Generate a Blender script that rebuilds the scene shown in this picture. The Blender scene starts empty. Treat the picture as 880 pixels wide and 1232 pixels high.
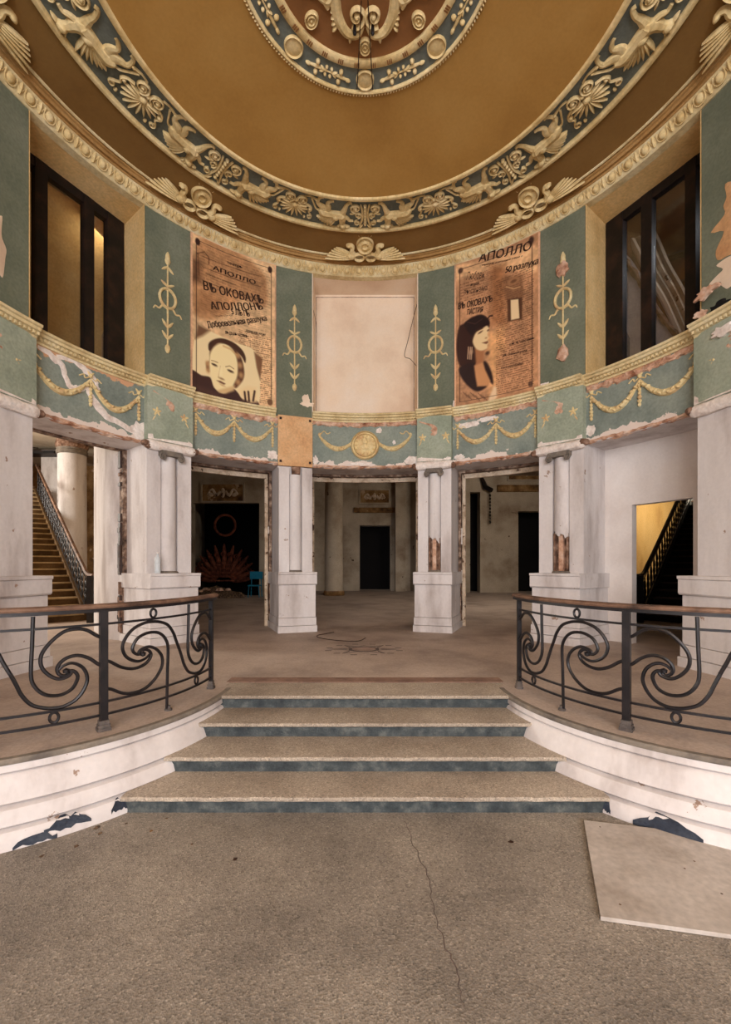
import bpy, bmesh, math, random
import numpy as np
from mathutils import Matrix, Vector
random.seed(7)
D2R = math.pi/180
sc = bpy.context.scene
COL = sc.collection
# ------------------------------------------------------------------ camera, world, light, exposure
F, CX, HY, CAMZ = 520.0, 439.5, 680.0, 1.70
cd = bpy.data.cameras.new('camera'); cam = bpy.data.objects.new('camera', cd); COL.objects.link(cam)
cam.location = (0, 0, CAMZ); cam.rotation_euler = (math.pi/2, 0, 0)
cd.sensor_fit = 'HORIZONTAL'; cd.sensor_width = 36; cd.lens = 36*F/880
cd.shift_x = (440-CX)/880; cd.shift_y = (HY-616)/880
cd.clip_start = .05; cd.clip_end = 200
sc.camera = cam
w = bpy.data.worlds.new('world'); sc.world = w; w.use_nodes = True
w.node_tree.nodes['Background'].inputs[0].default_value = (.75, .85, 1, 1)
w.node_tree.nodes['Background'].inputs[1].default_value = 1.0
sc.view_settings.view_transform = 'Standard'; sc.view_settings.look = 'None'
sc.view_settings.gamma = 1; sc.view_settings.exposure = 0.0

def area(name, loc, target, sx, sy, power, color):
    l = bpy.data.lights.new(name, 'AREA'); l.shape = 'RECTANGLE'; l.size = sx; l.size_y = sy
    l.energy = power; l.color = color
    o = bpy.data.objects.new(name, l); COL.objects.link(o); o.location = loc
    o.rotation_euler = (Vector(target)-Vector(loc)).to_track_quat('-Z', 'Y').to_euler()
    o['kind'] = 'helper'
    return o
# daylight through the three tall entrance windows behind the viewer
for i, x in enumerate((-2.55, 0, 2.55)):
    area('entrance_daylight', (x, -8.0, 3.8), (x, 4, 4.6), 1.9, 4.6, (370, 405, 405)[i], (.985, .985, 1.0))
# daylight in the stair halls, from their outer windows
area('left_hall_daylight', (-12.5, 9.0, 3.6), (-6, 9.5, 2.4), 2.2, 2.6, 750, (1.0, .92, .80))
area('right_hall_daylight', (10.6, 14.2, 4.2), (8.6, 16.4, 2.4), 2.0, 2.0, 110, (1.0, .86, .62))
area('back_hall_fill', (5.0, 10.2, 5.2), (2.4, 19, 1.8), 1.6, .8, 160, (1.0, .9, .76))  # added lamp to brighten the closed back hall, no window there
area('gallery_fill', (-4.3, 7.25, 7.3), (-4.9, 6.3, 5.2), .5, .5, 5, (1.0, .85, .6))  # added lamp brightening the closed gallery behind the left window
area('gallery_fill', (6.0, 6.3, 7.3), (5.2, 7.6, 5.6), .6, .6, 16, (.8, .87, 1.0))  # added lamp in the closed gallery behind the right window

# ------------------------------------------------------------------ materials
def lin(c):
    return tuple(((v/255)/12.92 if v/255 <= .04045 else ((v/255+.055)/1.055)**2.4) for v in c)
MATS = {}
def mat(name, base, dark=None, light=None, scale=1.5, rough=.85, chip=None, chip_t=.66, chip_s=6.0,
        bump=.15, bump_s=30, fine=.12, metal=0.0, streak=False, spec=.3):
    """procedural painted/plaster surface: broad stains, fine mottling, chips showing what is under"""
    m = bpy.data.materials.new(name); m.use_nodes = True; nt = m.node_tree; N = nt.nodes; L = nt.links
    b = N['Principled BSDF']; b.inputs['Roughness'].default_value = rough; b.inputs['Metallic'].default_value = metal
    b.inputs['Specular IOR Level'].default_value = spec
    g = N.new('ShaderNodeNewGeometry'); vec = g.outputs['Position']
    if streak:
        mp = N.new('ShaderNodeMapping'); mp.inputs['Scale'].default_value = (1, 1, .25); L.new(vec, mp.inputs[0]); vec2 = mp.outputs[0]
    else: vec2 = vec
    dark = dark or tuple(v*.8 for v in base); light = light or tuple(min(255, v*1.08) for v in base)
    n = N.new('ShaderNodeTexNoise'); n.inputs['Scale'].default_value = scale; n.inputs['Detail'].default_value = 6
    n.inputs['Roughness'].default_value = .6; L.new(vec2, n.inputs['Vector'])
    r = N.new('ShaderNodeValToRGB'); cr = r.color_ramp
    cr.elements[0].position = .32; cr.elements[0].color = (*lin(dark), 1)
    cr.elements[1].position = .72; cr.elements[1].color = (*lin(light), 1)
    e = cr.elements.new(.5); e.color = (*lin(base), 1); L.new(n.outputs[0], r.inputs[0])
    out = r.outputs[0]
    n2 = N.new('ShaderNodeTexNoise'); n2.inputs['Scale'].default_value = bump_s; n2.inputs['Detail'].default_value = 4; L.new(vec, n2.inputs['Vector'])
    if fine:
        mr = N.new('ShaderNodeMapRange'); mr.inputs[1].default_value = .3; mr.inputs[2].default_value = .7
        mr.inputs[3].default_value = 1-fine; mr.inputs[4].default_value = 1+fine; L.new(n2.outputs[0], mr.inputs[0])
        mx = N.new('ShaderNodeMix'); mx.data_type = 'RGBA'; mx.blend_type = 'MULTIPLY'; mx.inputs[0].default_value = 1
        L.new(out, mx.inputs[6]); L.new(mr.outputs[0], mx.inputs[7]); out = mx.outputs[2]
    if chip:
        n3 = N.new('ShaderNodeTexNoise'); n3.inputs['Scale'].default_value = chip_s; n3.inputs['Detail'].default_value = 5
        n3.inputs['Roughness'].default_value = .65; L.new(vec, n3.inputs['Vector'])
        rr = N.new('ShaderNodeValToRGB'); rr.color_ramp.elements[0].position = chip_t; rr.color_ramp.elements[1].position = chip_t+.015
        L.new(n3.outputs[0], rr.inputs[0])
        m3 = N.new('ShaderNodeMix'); m3.data_type = 'RGBA'; m3.inputs[7].default_value = (*lin(chip), 1)
        L.new(rr.outputs[0], m3.inputs[0]); L.new(out, m3.inputs[6]); out = m3.outputs[2]
    L.new(out, b.inputs['Base Color'])
    if bump:
        bp = N.new('ShaderNodeBump'); bp.inputs['Strength'].default_value = bump; bp.inputs['Distance'].default_value = .02
        L.new(n2.outputs[0], bp.inputs['Height']); L.new(bp.outputs[0], b.inputs['Normal'])
    MATS[name] = m
    return m
WHITE = mat('white_plaster', (214, 206, 204), (178, 166, 162), (228, 222, 221), 2.2, chip=(160, 134, 118), chip_t=.68, chip_s=5, bump=.12, fine=.035, bump_s=24, streak=True)
WHITE_CLEAN = mat('pale_wall_plaster', (226, 217, 212), (210, 198, 192), (236, 229, 225), .8, fine=.03, bump=.05, chip=(196, 176, 164), chip_t=.74, chip_s=3)
CREAMW = mat('cream_recess_plaster', (240, 218, 194), (226, 198, 172), (243, 228, 212), .9, fine=.025, bump=.04)
OCHREW = mat('ochre_reveal_plaster', (222, 186, 128), (196, 158, 100), (232, 202, 150), 1.2, bump=.06)
TAN = mat('bare_tan_plaster', (214, 168, 122), (196, 146, 102), (224, 184, 140), 2.5, bump=.2)
GREEN = mat('green_wall_paint', (112, 117, 99), (100, 106, 90), (126, 130, 112), 1.4, bump=.08, chip=(150, 146, 124), chip_t=.76, chip_s=4)
BLOCK = mat('pale_green_block_paint', (158, 166, 148), (138, 148, 130), (172, 178, 162), 2, bump=.08)
CREAM = mat('cream_moulding_paint', (220, 200, 154), (194, 168, 122), (232, 218, 182), 3, bump=.08)
RELIEF = mat('cream_stucco_relief', (226, 200, 146), (200, 168, 112), (238, 216, 170), 4, bump=.1)
GARL = mat('yellow_garland_paint', (220, 196, 144), (204, 166, 122), (230, 212, 168), 6, bump=.12)
OCHRE = mat('ochre_ceiling_paint', (174, 130, 66), (160, 116, 56), (184, 142, 78), .7, bump=.03, fine=.04)
BROWN = mat('brown_cove_paint', (140, 104, 56), (128, 92, 46), (150, 114, 64), .7, bump=.03, fine=.04)
MEDBR = mat('brown_medallion_paint', (140, 94, 54), (124, 82, 44), (150, 104, 62), 1.5, bump=.03, fine=.04)
BLUE = mat('blue_grey_band_paint', (112, 118, 112), (96, 100, 94), (124, 130, 124), 1.5, bump=.05)
RUBBLE = mat('broken_pink_plaster', (204, 162, 136), (150, 100, 76), (228, 204, 186), 7, bump=.8, bump_s=22)
BRICK = mat('exposed_brown_brick', (128, 96, 78), (58, 40, 32), (180, 152, 134), 9, bump=.8, bump_s=20)
CHIPW = mat('white_chipped_plaster', (234, 222, 214), (214, 196, 186), (240, 232, 228), 9, bump=.3)
IRON = mat('black_iron', (28, 24, 27), (20, 17, 20), (44, 38, 40), 6, rough=.42, bump=.06, metal=.3, spec=.5)
WOOD = mat('worn_handrail_wood', (112, 84, 68), (60, 44, 38), (146, 116, 96), 5, rough=.6, bump=.1, streak=False)
STEPTOP = mat('worn_step_terrazzo', (166, 154, 140), (134, 122, 108), (188, 176, 160), 3, rough=.75, bump=.25, bump_s=90, fine=.25)
RISER = mat('grey_blue_riser_stone', (66, 72, 74), (46, 52, 56), (102, 105, 102), 11, rough=.6, bump=.3, bump_s=70, fine=.15)
SLABEDGE = mat('grey_slab_edge', (124, 114, 104), (98, 90, 84), (146, 134, 120), 5, bump=.2)
PLAT = mat('pinkish_concrete_floor', (176, 158, 146), (146, 130, 120), (194, 176, 164), 1.1, rough=.7, bump=.12, bump_s=45, fine=.12)
DARKW = mat('dark_window_frame', (24, 17, 16), (15, 11, 11), (52, 32, 24), 5, rough=.5, bump=.1)
BLACK = mat('darkness_black', (18, 15, 16), rough=.9, bump=0, fine=0)  # black standing in for darkness: rooms, wall hole, shaded right stair
STAIRR = mat('dark_brown_stair_riser', (92, 68, 40), (64, 46, 26), (116, 90, 58), 2.5)
STAIR = mat('brown_stair_stone', (172, 146, 106), (132, 106, 70), (196, 172, 134), 2.5, bump=.15)
OLDWALL = mat('stained_brown_wall', (128, 92, 52), (66, 44, 26), (176, 140, 96), 2.2, bump=.4, chip=(190, 160, 130), chip_t=.62, chip_s=2)
GOLD = mat('gold_stained_wall', (206, 166, 104), (164, 120, 66), (222, 188, 130), 1.2, bump=.1, streak=True)
BACKW = mat('grey_beige_back_wall', (176, 160, 140), (140, 120, 100), (196, 180, 160), .9, bump=.15, chip=(74, 50, 36), chip_t=.68, chip_s=2.2)
CASING = mat('cream_door_casing', (206, 184, 160), (160, 132, 106), (222, 204, 184), 5, bump=.2, chip=(88, 60, 44), chip_t=.6, chip_s=7)
RAW = mat('raw_brown_jamb_edge', (120, 94, 78), (54, 40, 34), (188, 166, 148), 9, bump=.8, bump_s=18)
BOARD = mat('grey_white_board', (188, 178, 170), (168, 156, 146), (200, 191, 184), 2.5, rough=.7, bump=.05, chip=(140, 112, 92), chip_t=.74, chip_s=9)
FOOT = mat('worn_iron_foot', (92, 84, 80), (60, 54, 54), (120, 108, 100), 9, rough=.6, bump=.2)
TURQ = mat('turquoise_plastic', (10, 110, 140), rough=.4, bump=0)
SHELL = mat('dark_red_carved_wood', (110, 56, 38), (60, 28, 20), (140, 80, 56), 6, bump=.2)
BLUEPAINT = mat('blue_grey_pier_paint', (112, 112, 128), (92, 92, 110), (128, 128, 140), 2, bump=.1)
INLAY = mat('dark_floor_inlay', (96, 84, 80), (76, 64, 62), (116, 100, 94), 6, bump=.1)
INLAYP = mat('pink_floor_inlay', (170, 146, 134), bump=.1)
INLAYR = mat('reddish_border_inlay', (132, 104, 90), (110, 84, 74), (150, 120, 104), 4, bump=.1)
INK = mat('dark_brown_ink', (52, 30, 20), (40, 22, 14), (70, 44, 30), 14, rough=.6, bump=0, fine=0)
POSTER_EDGE = mat('pink_poster_edge', (226, 176, 140), rough=.6, bump=0)
DEBRIS = mat('brown_debris', (92, 72, 56), (50, 40, 34), (150, 124, 96), 20, bump=.5)
BLUEPATCH = mat('bared_blue_grey_base', (52, 58, 70), (36, 40, 50), (80, 84, 92), 9, bump=.4)

def terrazzo(nm='speckled_terrazzo', lo=(122, 114, 106), hi=(164, 154, 142)):
    m = bpy.data.materials.new(nm); m.use_nodes = True; nt = m.node_tree; N = nt.nodes; L = nt.links
    b = N['Principled BSDF']; b.inputs['Roughness'].default_value = .62; b.inputs['Specular IOR Level'].default_value = .3
    g = N.new('ShaderNodeNewGeometry')
    n = N.new('ShaderNodeTexNoise'); n.inputs['Scale'].default_value = 1.1; n.inputs['Detail'].default_value = 7; n.inputs['Roughness'].default_value = .62
    L.new(g.outputs['Position'], n.inputs['Vector'])
    r = N.new('ShaderNodeValToRGB'); r.color_ramp.elements[0].position = .34; r.color_ramp.elements[0].color = (*lin(lo), 1)
    r.color_ramp.elements[1].position = .68; r.color_ramp.elements[1].color = (*lin(hi), 1); L.new(n.outputs[0], r.inputs[0])
    v = N.new('ShaderNodeTexVoronoi'); v.inputs['Scale'].default_value = 120; L.new(g.outputs['Position'], v.inputs['Vector'])
    vr = N.new('ShaderNodeValToRGB'); E = vr.color_ramp; E.elements[0].color = (.10, .10, .10, 1); E.elements[0].position = 0
    E.elements[1].color = (.95, .95, .95, 1); E.elements[1].position = 1; e = E.elements.new(.25); e.color = (.42, .42, .42, 1); e = E.elements.new(.8); e.color = (.56, .56, .56, 1)
    sp = N.new('ShaderNodeSeparateColor'); L.new(v.outputs['Color'], sp.inputs[0]); L.new(sp.outputs[0], vr.inputs[0])
    mx = N.new('ShaderNodeMix'); mx.data_type = 'RGBA'; mx.blend_type = 'OVERLAY'; mx.inputs[0].default_value = .5
    L.new(r.outputs[0], mx.inputs[6]); L.new(vr.outputs[0], mx.inputs[7])
    L.new(mx.outputs[2], b.inputs['Base Color'])
    bp = N.new('ShaderNodeBump'); bp.inputs['Strength'].default_value = .25; bp.inputs['Distance'].default_value = .01
    L.new(v.outputs['Distance'], bp.inputs['Height']); L.new(bp.outputs[0], b.inputs['Normal'])
    return m
TERR = terrazzo(); TERRS = terrazzo('worn_step_terrazzo_speckled', (142, 128, 114), (184, 170, 154))
def frieze_mat():
    """green frieze paint, flaked off along its lower and upper edges in irregular patches"""
    m = mat('flaking_green_frieze_paint', (136, 145, 136), (116, 126, 120), (152, 158, 146), 1.6, bump=.1)
    nt = m.node_tree; N = nt.nodes; L = nt.links; b = N['Principled BSDF']
    src = b.inputs['Base Color'].links[0].from_socket
    g = N.new('ShaderNodeNewGeometry'); s = N.new('ShaderNodeSeparateXYZ'); L.new(g.outputs['Position'], s.inputs[0])
    n = N.new('ShaderNodeTexNoise'); n.inputs['Scale'].default_value = 3.2; n.inputs['Detail'].default_value = 7; n.inputs['Roughness'].default_value = .6
    L.new(g.outputs['Position'], n.inputs['Vector'])
    a = N.new('ShaderNodeMath'); a.operation = 'MULTIPLY_ADD'; a.inputs[1].default_value = -.55; L.new(n.outputs[0], a.inputs[0]); L.new(s.outputs[2], a.inputs[2])
    lo = N.new('ShaderNodeMath'); lo.operation = 'LESS_THAN'; lo.inputs[1].default_value = 3.35; L.new(a.outputs[0], lo.inputs[0])
    a2 = N.new('ShaderNodeMath'); a2.operation = 'MULTIPLY_ADD'; a2.inputs[1].default_value = .5; L.new(n.outputs[0], a2.inputs[0]); L.new(s.outputs[2], a2.inputs[2])
    hi = N.new('ShaderNodeMath'); hi.operation = 'GREATER_THAN'; hi.inputs[1].default_value = 4.62; L.new(a2.outputs[0], hi.inputs[0])
    m1 = N.new('ShaderNodeMix'); m1.data_type = 'RGBA'; m1.inputs[7].default_value = (*lin((228, 212, 202)), 1); L.new(lo.outputs[0], m1.inputs[0]); L.new(src, m1.inputs[6])
    m2 = N.new('ShaderNodeMix'); m2.data_type = 'RGBA'; m2.inputs[7].default_value = (*lin((206, 160, 124)), 1); L.new(hi.outputs[0], m2.inputs[0]); L.new(m1.outputs[2], m2.inputs[6])
    L.new(m2.outputs[2], b.inputs['Base Color'])
    return m
FRIEZE = frieze_mat()
def glass():
    m = bpy.data.materials.new('dusty_glass'); m.use_nodes = True; nt = m.node_tree; N = nt.nodes; L = nt.links
    o = N['Material Output']; t = N.new('ShaderNodeBsdfTransparent'); t.inputs[0].default_value = (.9, .88, .84, 1)
    g = N.new('ShaderNodeBsdfGlossy'); g.inputs['Roughness'].default_value = .12
    mx = N.new('ShaderNodeMixShader'); mx.inputs[0].default_value = .1; L.new(t.outputs[0], mx.inputs[1]); L.new(g.outputs[0], mx.inputs[2]); L.new(mx.outputs[0], o.inputs[0])
    return m
GLASS = glass()

# ------------------------------------------------------------------ geometry helpers
ZC, R, RO = 4.0, 4.2, 4.85          # rotunda axis at y=ZC, inner and outer wall radius
FL = .5                             # level of the upper floor
def P(t, r, z):
    t *= D2R
    return (r*math.sin(t), ZC+r*math.cos(t), z)
def at(x, y, Y):                    # a point of the photograph at depth Y
    return ((x-CX)/F*Y, Y, CAMZ-(y-HY)/F*Y)
def cr(pts, n=6, closed=False):     # Catmull-Rom through points
    pts = [np.array(p, float) for p in pts]; out = []
    m = len(pts)
    rng = range(m) if closed else range(m-1)
    for i in rng:
        if closed: a, b, c, d = pts[i-1], pts[i], pts[(i+1) % m], pts[(i+2) % m]
        else: a, b, c, d = pts[max(i-1, 0)], pts[i], pts[i+1], pts[min(i+2, m-1)]
        for k in range(n):
            t = k/n
            out.append(.5*((2*b)+(c-a)*t+(2*a-5*b+4*c-d)*t*t+(3*b-a-3*c+d)*t**3))
    if not closed: out.append(pts[-1])
    return [tuple(p) for p in out]

class MB:
    def __init__(s, f=None): s.v = []; s.f = []; s.map = f
    def add(s, vs, fs):
        k = len(s.v); s.v += [tuple(map(float, q)) for q in (vs if s.map is None else [s.map(*q) for q in vs])]
        s.f += [tuple(i+k for i in q) for q in fs]; return s
    def box(s, a, b):
        x0, y0, z0 = a; x1, y1, z1 = b
        return s.add([(x0,y0,z0),(x1,y0,z0),(x1,y1,z0),(x0,y1,z0),(x0,y0,z1),(x1,y0,z1),(x1,y1,z1),(x0,y1,z1)],
                     [(0,3,2,1),(4,5,6,7),(0,1,5,4),(1,2,6,5),(2,3,7,6),(3,0,4,7)])
    def prism(s, poly, z0, z1):     # vertical prism over a plan polygon
        n = len(poly)
        return s.add([(x, y, z0) for x, y in poly]+[(x, y, z1) for x, y in poly],
                     [tuple(range(n))[::-1], tuple(range(n, 2*n))]+[(i, (i+1) % n, n+(i+1) % n, n+i) for i in range(n)])
    def sweep(s, prof, fn, ts, caps=True):   # closed profile carried along stations ts
        m = len(prof); vs = []
        for t in ts: vs += [fn(t, *p) for p in prof]
        fs = []
        for i in range(len(ts)-1):
            for j in range(m):
                fs.append((i*m+j, i*m+(j+1) % m, (i+1)*m+(j+1) % m, (i+1)*m+j))
        if caps: fs += [tuple(range(m))[::-1], tuple(range((len(ts)-1)*m, len(ts)*m))]
        return s.add(vs, fs)
    def tube(s, path, r, n=8, caps=True):
        path = [Vector(p) for p in path]; m = len(path)
        rs = r if isinstance(r, (list, tuple)) else [r]*m
        up = Vector((0, 0, 1)); rings = []; nprev = None
        for i, p in enumerate(path):
            t = (path[min(i+1, m-1)]-path[max(i-1, 0)]).normalized()
            if nprev is None:
                a = up if abs(t.dot(up)) < .95 else Vector((1, 0, 0)); nn = t.cross(a).normalized()
            else:
                nn = nprev-t*nprev.dot(t); nn.normalize()
            nprev = nn; bb = t.cross(nn)
            rings.append([p+nn*math.cos(2*math.pi*k/n)*rs[i]+bb*math.sin(2*math.pi*k/n)*rs[i] for k in range(n)])
        vs = [q for rg in rings for q in rg]
        fs = [(i*n+k, i*n+(k+1) % n, (i+1)*n+(k+1) % n, (i+1)*n+k) for i in range(m-1) for k in range(n)]
        if caps: fs += [tuple(range(n))[::-1], tuple(range((m-1)*n, m*n))]
        return s.add(vs, fs)
    def lathe(s, prof, c, n=16, a0=0, a1=360):   # prof [(r,z)], around vertical axis at c
        full = a1-a0 >= 360; k = n if full else n+1; vs = []
        for i in range(k):
            a = (a0+(a1-a0)*i/n)*D2R
            vs += [(c[0]+r*math.cos(a), c[1]+r*math.sin(a), c[2]+z) for r, z in prof]
        m = len(prof); fs = []
        for i in range(n):
            j = (i+1) % k
            for q in range(m-1): fs.append((i*m+q, j*m+q, j*m+q+1, i*m+q+1))
        return s.add(vs, fs)
    # --- relief primitives in (u, v, w): w is the height above the ground of the relief
    def dome(s, u, v, a, b, h, rot=0, n=12, k=3, base=0.0):
        c, q = math.cos(rot*D2R), math.sin(rot*D2R); vs = []; fs = []
        for j in range(k):
            ph = j/k*math.pi/2
            for i in range(n):
                x = a*math.cos(ph)*math.cos(2*math.pi*i/n); y = b*math.cos(ph)*math.sin(2*math.pi*i/n)
                vs.append((u+x*c-y*q, v+x*q+y*c, base+h*math.sin(ph)))
        vs.append((u, v, base+h))
        for j in range(k-1):
            for i in range(n): fs.append((j*n+i, j*n+(i+1) % n, (j+1)*n+(i+1) % n, (j+1)*n+i))
        for i in range(n): fs.append(((k-1)*n+i, (k-1)*n+(i+1) % n, k*n))
        fs.append(tuple(range(n))[::-1])
        return s.add(vs, fs)
    def stroke(s, pts, wd, h, n=5, base=0.0, closed=False):   # raised ridge along a path
        m = len(pts); wd = wd if isinstance(wd, (list, tuple)) else [wd]*m
        if len(wd) != m: wd = list(np.interp(np.linspace(0, 1, m), np.linspace(0, 1, len(wd)), wd))
        hs = [h*min(1, .35+.65*x/max(max(wd), 1e-6)) for x in wd]; vs = []; fs = []
        for i in range(m):
            if closed: a, b = pts[i-1], pts[(i+1) % m]
            else: a, b = pts[max(i-1, 0)], pts[min(i+1, m-1)]
            d = np.array(b, float)-np.array(a, float); d /= (np.linalg.norm(d)+1e-9); nx, ny = -d[1], d[0]
            for k in range(n):
                an = math.pi*k/(n-1); vs.append((pts[i][0]+nx*math.cos(an)*wd[i], pts[i][1]+ny*math.cos(an)*wd[i], base+hs[i]*math.sin(an)))
        M = m if closed else m-1
        for i in range(M):
            j = (i+1) % m
            for k in range(n): fs.append((i*n+k, i*n+(k+1) % n, j*n+(k+1) % n, j*n+k))
        if not closed: fs += [tuple(range(n))[::-1], tuple(range((m-1)*n, m*n))]
        return s.add(vs, fs)
    def spiral(s, u, v, r0, r1, a0, turns, wd, h, n=22, base=0.0):
        pts = []
        for i in range(n+1):
            t = i/n; r = r0+(r1-r0)*t; a = (a0+360*turns*t)*D2R; pts.append((u+r*math.cos(a), v+r*math.sin(a)))
        return s.stroke(pts, [wd, wd*.7], h, base=base)
    def leaf(s, u, v, ang, L_, w_, h, bend=0.0, base=0.0, n=5):
        a = ang*D2R; d = (math.cos(a), math.sin(a)); nn = (-d[1], d[0]); pts = []
        for i in range(n+1):
            t = i/n; pts.append((u+d[0]*L_*t+nn[0]*bend*t*t, v+d[1]*L_*t+nn[1]*bend*t*t))
        return s.stroke(pts, [w_*.45, w_*.9, w_, w_*.8, w_*.25], h, base=base)
    def plate(s, poly, h, inset=.82, base=0.0):   # chamfered flat piece
        n = len(poly); cx = sum(p[0] for p in poly)/n; cy = sum(p[1] for p in poly)/n
        ins = [(cx+(p[0]-cx)*inset, cy+(p[1]-cy)*inset) for p in poly]
        return s.add([(x, y, base) for x, y in poly]+[(x, y, base+h*.6) for x, y in poly]+[(x, y, base+h) for x, y in ins],
                     [tuple(range(n))[::-1], tuple(range(2*n, 3*n))]+[(i, (i+1) % n, n+(i+1) % n, n+i) for i in range(n)]
                     + [(n+i, n+(i+1) % n, 2*n+(i+1) % n, 2*n+i) for i in range(n)])

def mesh(name, mb, m, smooth=35):
    me = bpy.data.meshes.new(name); me.from_pydata(mb.v, [], mb.f)
    bm = bmesh.new(); bm.from_mesh(me); bmesh.ops.recalc_face_normals(bm, faces=bm.faces); bm.to_mesh(me); bm.free()
    if isinstance(m, (list, tuple)):
        for q in m: me.materials.append(q)
    else: me.materials.append(m)
    if smooth:
        me.shade_smooth(); me.set_sharp_from_angle(angle=smooth*D2R)
    return me
def tag(o, label=None, cat=None, group=None, kind=None):
    if label: o['label'] = label
    if cat: o['category'] = cat
    if group: o['group'] = group
    if kind: o['kind'] = kind
    return o
def obj(name, mb, m, parent=None, label=None, cat=None, group=None, kind=None, local=False, smooth=35):
    """one mesh object; world-space vertices unless local=True"""
    if not local:
        a = np.array(mb.v); lo, hi = a.min(0), a.max(0); c = Vector(((lo[0]+hi[0])/2, (lo[1]+hi[1])/2, lo[2]))
        mb.v = [tuple(q) for q in (a-np.array(c))]
    me = mesh(name, mb, m, smooth); o = bpy.data.objects.new(name, me); COL.objects.link(o)
    if parent is not None:
        o.parent = parent
        if not local: o.location = c; o.matrix_parent_inverse = parent.matrix_basis.inverted()
    elif not local: o.location = c
    return tag(o, label, cat, group, kind)
def thing(name, label, cat, loc=(0, 0, 0), rz=0.0, group=None, kind=None):
    o = bpy.data.objects.new(name, None); COL.objects.link(o); o.location = loc; o.rotation_euler = (0, 0, rz)
    o.empty_display_size = .1
    return tag(o, label, cat, group, kind)
def inst(src, parent, loc, rz=0.0, name=None):
    o = src.copy(); COL.objects.link(o); o.parent = parent; o.matrix_parent_inverse = Matrix.Identity(4) if parent is None else parent.matrix_basis.inverted()
    o.location = loc; o.rotation_euler = (0, 0, rz); return o
def pol(t, r, z): return P(t, r, z)
def stations(t0, t1, step=2.0):
    n = max(1, int(math.ceil(abs(t1-t0)/step))); return [t0+(t1-t0)*i/n for i in range(n+1)]
def ring(prof, t0, t1, step=2.0, mb=None):      # closed profile [(r,z)] swept round the rotunda axis
    return (mb or MB()).sweep(prof, lambda t, r, z: P(t, r, z), stations(t0, t1, step))
def arcbox(t0, t1, r0, r1, z0, z1, step=2.0, mb=None):
    return ring([(r0, z0), (r1, z0), (r1, z1), (r0, z1)], t0, t1, step, mb)
def struct(name, mb, m, parent=None, label=None, smooth=35):
    return obj(name, mb, m, parent, label, None, None, 'structure' if parent is None else None, smooth=smooth)
def wallmap(t0, r=R):               # local relief map on the wall: u along wall (right +), v up (abs z), w inwards
    return lambda u, v, w: P(t0+u/r/D2R, r-w, v)
def patch(t, z, w_, h_, m, seed, parent, r=R, name='plaster_patch', th=.006, n=22, label=None, rough=.35):
    rnd = random.Random(seed); poly = []
    for i in range(n):
        a = 2*math.pi*i/n; q = 1-rough*rnd.random(); poly.append((w_/2*q*math.cos(a), z+h_/2*q*math.sin(a)))
    poly = cr(poly, 3, True); mb = MB(wallmap(t, r)); mb.plate(poly, th, .96)
    return obj(name, mb, m, parent, label)
def jag(t0, t1, z0, z1, m, seed, parent, r=R, name='broken_plaster', depth=.04, n=None):
    """a ragged strip of broken plaster following the wall"""
    rnd = random.Random(seed); ts = stations(t0, t1, .8); mb = MB(); rows = 5; vs = []; fs = []
    for i, t in enumerate(ts):
        for j in range(rows):
            e = 0 if 0 < j < rows-1 else 1
            zz = z0+(z1-z0)*j/(rows-1)+(rnd.random()-.5)*(z1-z0)*(.5 if e else .25)
            vs.append(P(t+(rnd.random()-.5)*.5, r+.03 if e else r-depth*rnd.random(), zz))
    for i in range(len(ts)-1):
        for j in range(rows-1): fs.append((i*rows+j, (i+1)*rows+j, (i+1)*rows+j+1, i*rows+j+1))
    mb.add(vs, fs); return obj(name, mb, m, parent, smooth=0)

# ------------------------------------------------------------------ floors and podium
EC, ER = (3.081, 4.206), 1.736       # plan circle of the platform edge beside the steps (mirrored left)
def edge_pt(s, off=0.0, side=1):     # s degrees from the stair end; past 90 a straight run to the wall
    if s <= 90: x = EC[0]-(ER+off)*math.cos(s*D2R); y = EC[1]-(ER+off)*math.sin(s*D2R)
    else: x = EC[0]+(s-90)*D2R*ER; y = EC[1]-(ER+off)
    return (side*x, y)
lower = MB().box((-4.9, -8.2, -.12), (4.9, 4.6, 0))
floor = struct('floor', lower, TERR, label='speckled grey brown terrazzo floor of the lower vestibule')
# crack and a few hollows in the lower floor
ck = cr([at(488, 990, 2.87)[:2], at(499, 1020, 2.62)[:2], at(516, 1062, 2.33)[:2], at(522, 1100, 2.12)[:2], at(536, 1140, 1.94)[:2], at(549, 1175, 1.80)[:2], at(556, 1215, 1.66)[:2]], 6)
rnd = random.Random(3)
ck = [(x+(rnd.random()-.5)*.022, 1*y) for x, y in ck]
mb = MB(); mb.stroke(ck, [.0015, .0032, .002, .0035, .0015], .0012); obj('crack', mb, INLAY, floor, label='thin dark crack running forward')
st = []
for sg in (1, -1):
    pass
arc = [edge_pt(s, 0, 1) for s in np.linspace(-6, 90, 25)]+[(4.6, EC[1]-ER)]
arcL = [(-x, y) for x, y in arc]
plan = arcL[::-1]+[(-1.36, 3.99), (1.36, 3.99)]+arc+[(4.6, 4.2), (14, 4.2), (14, 22), (-20, 22), (-20, 4.2), (-4.6, 4.2)]
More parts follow.
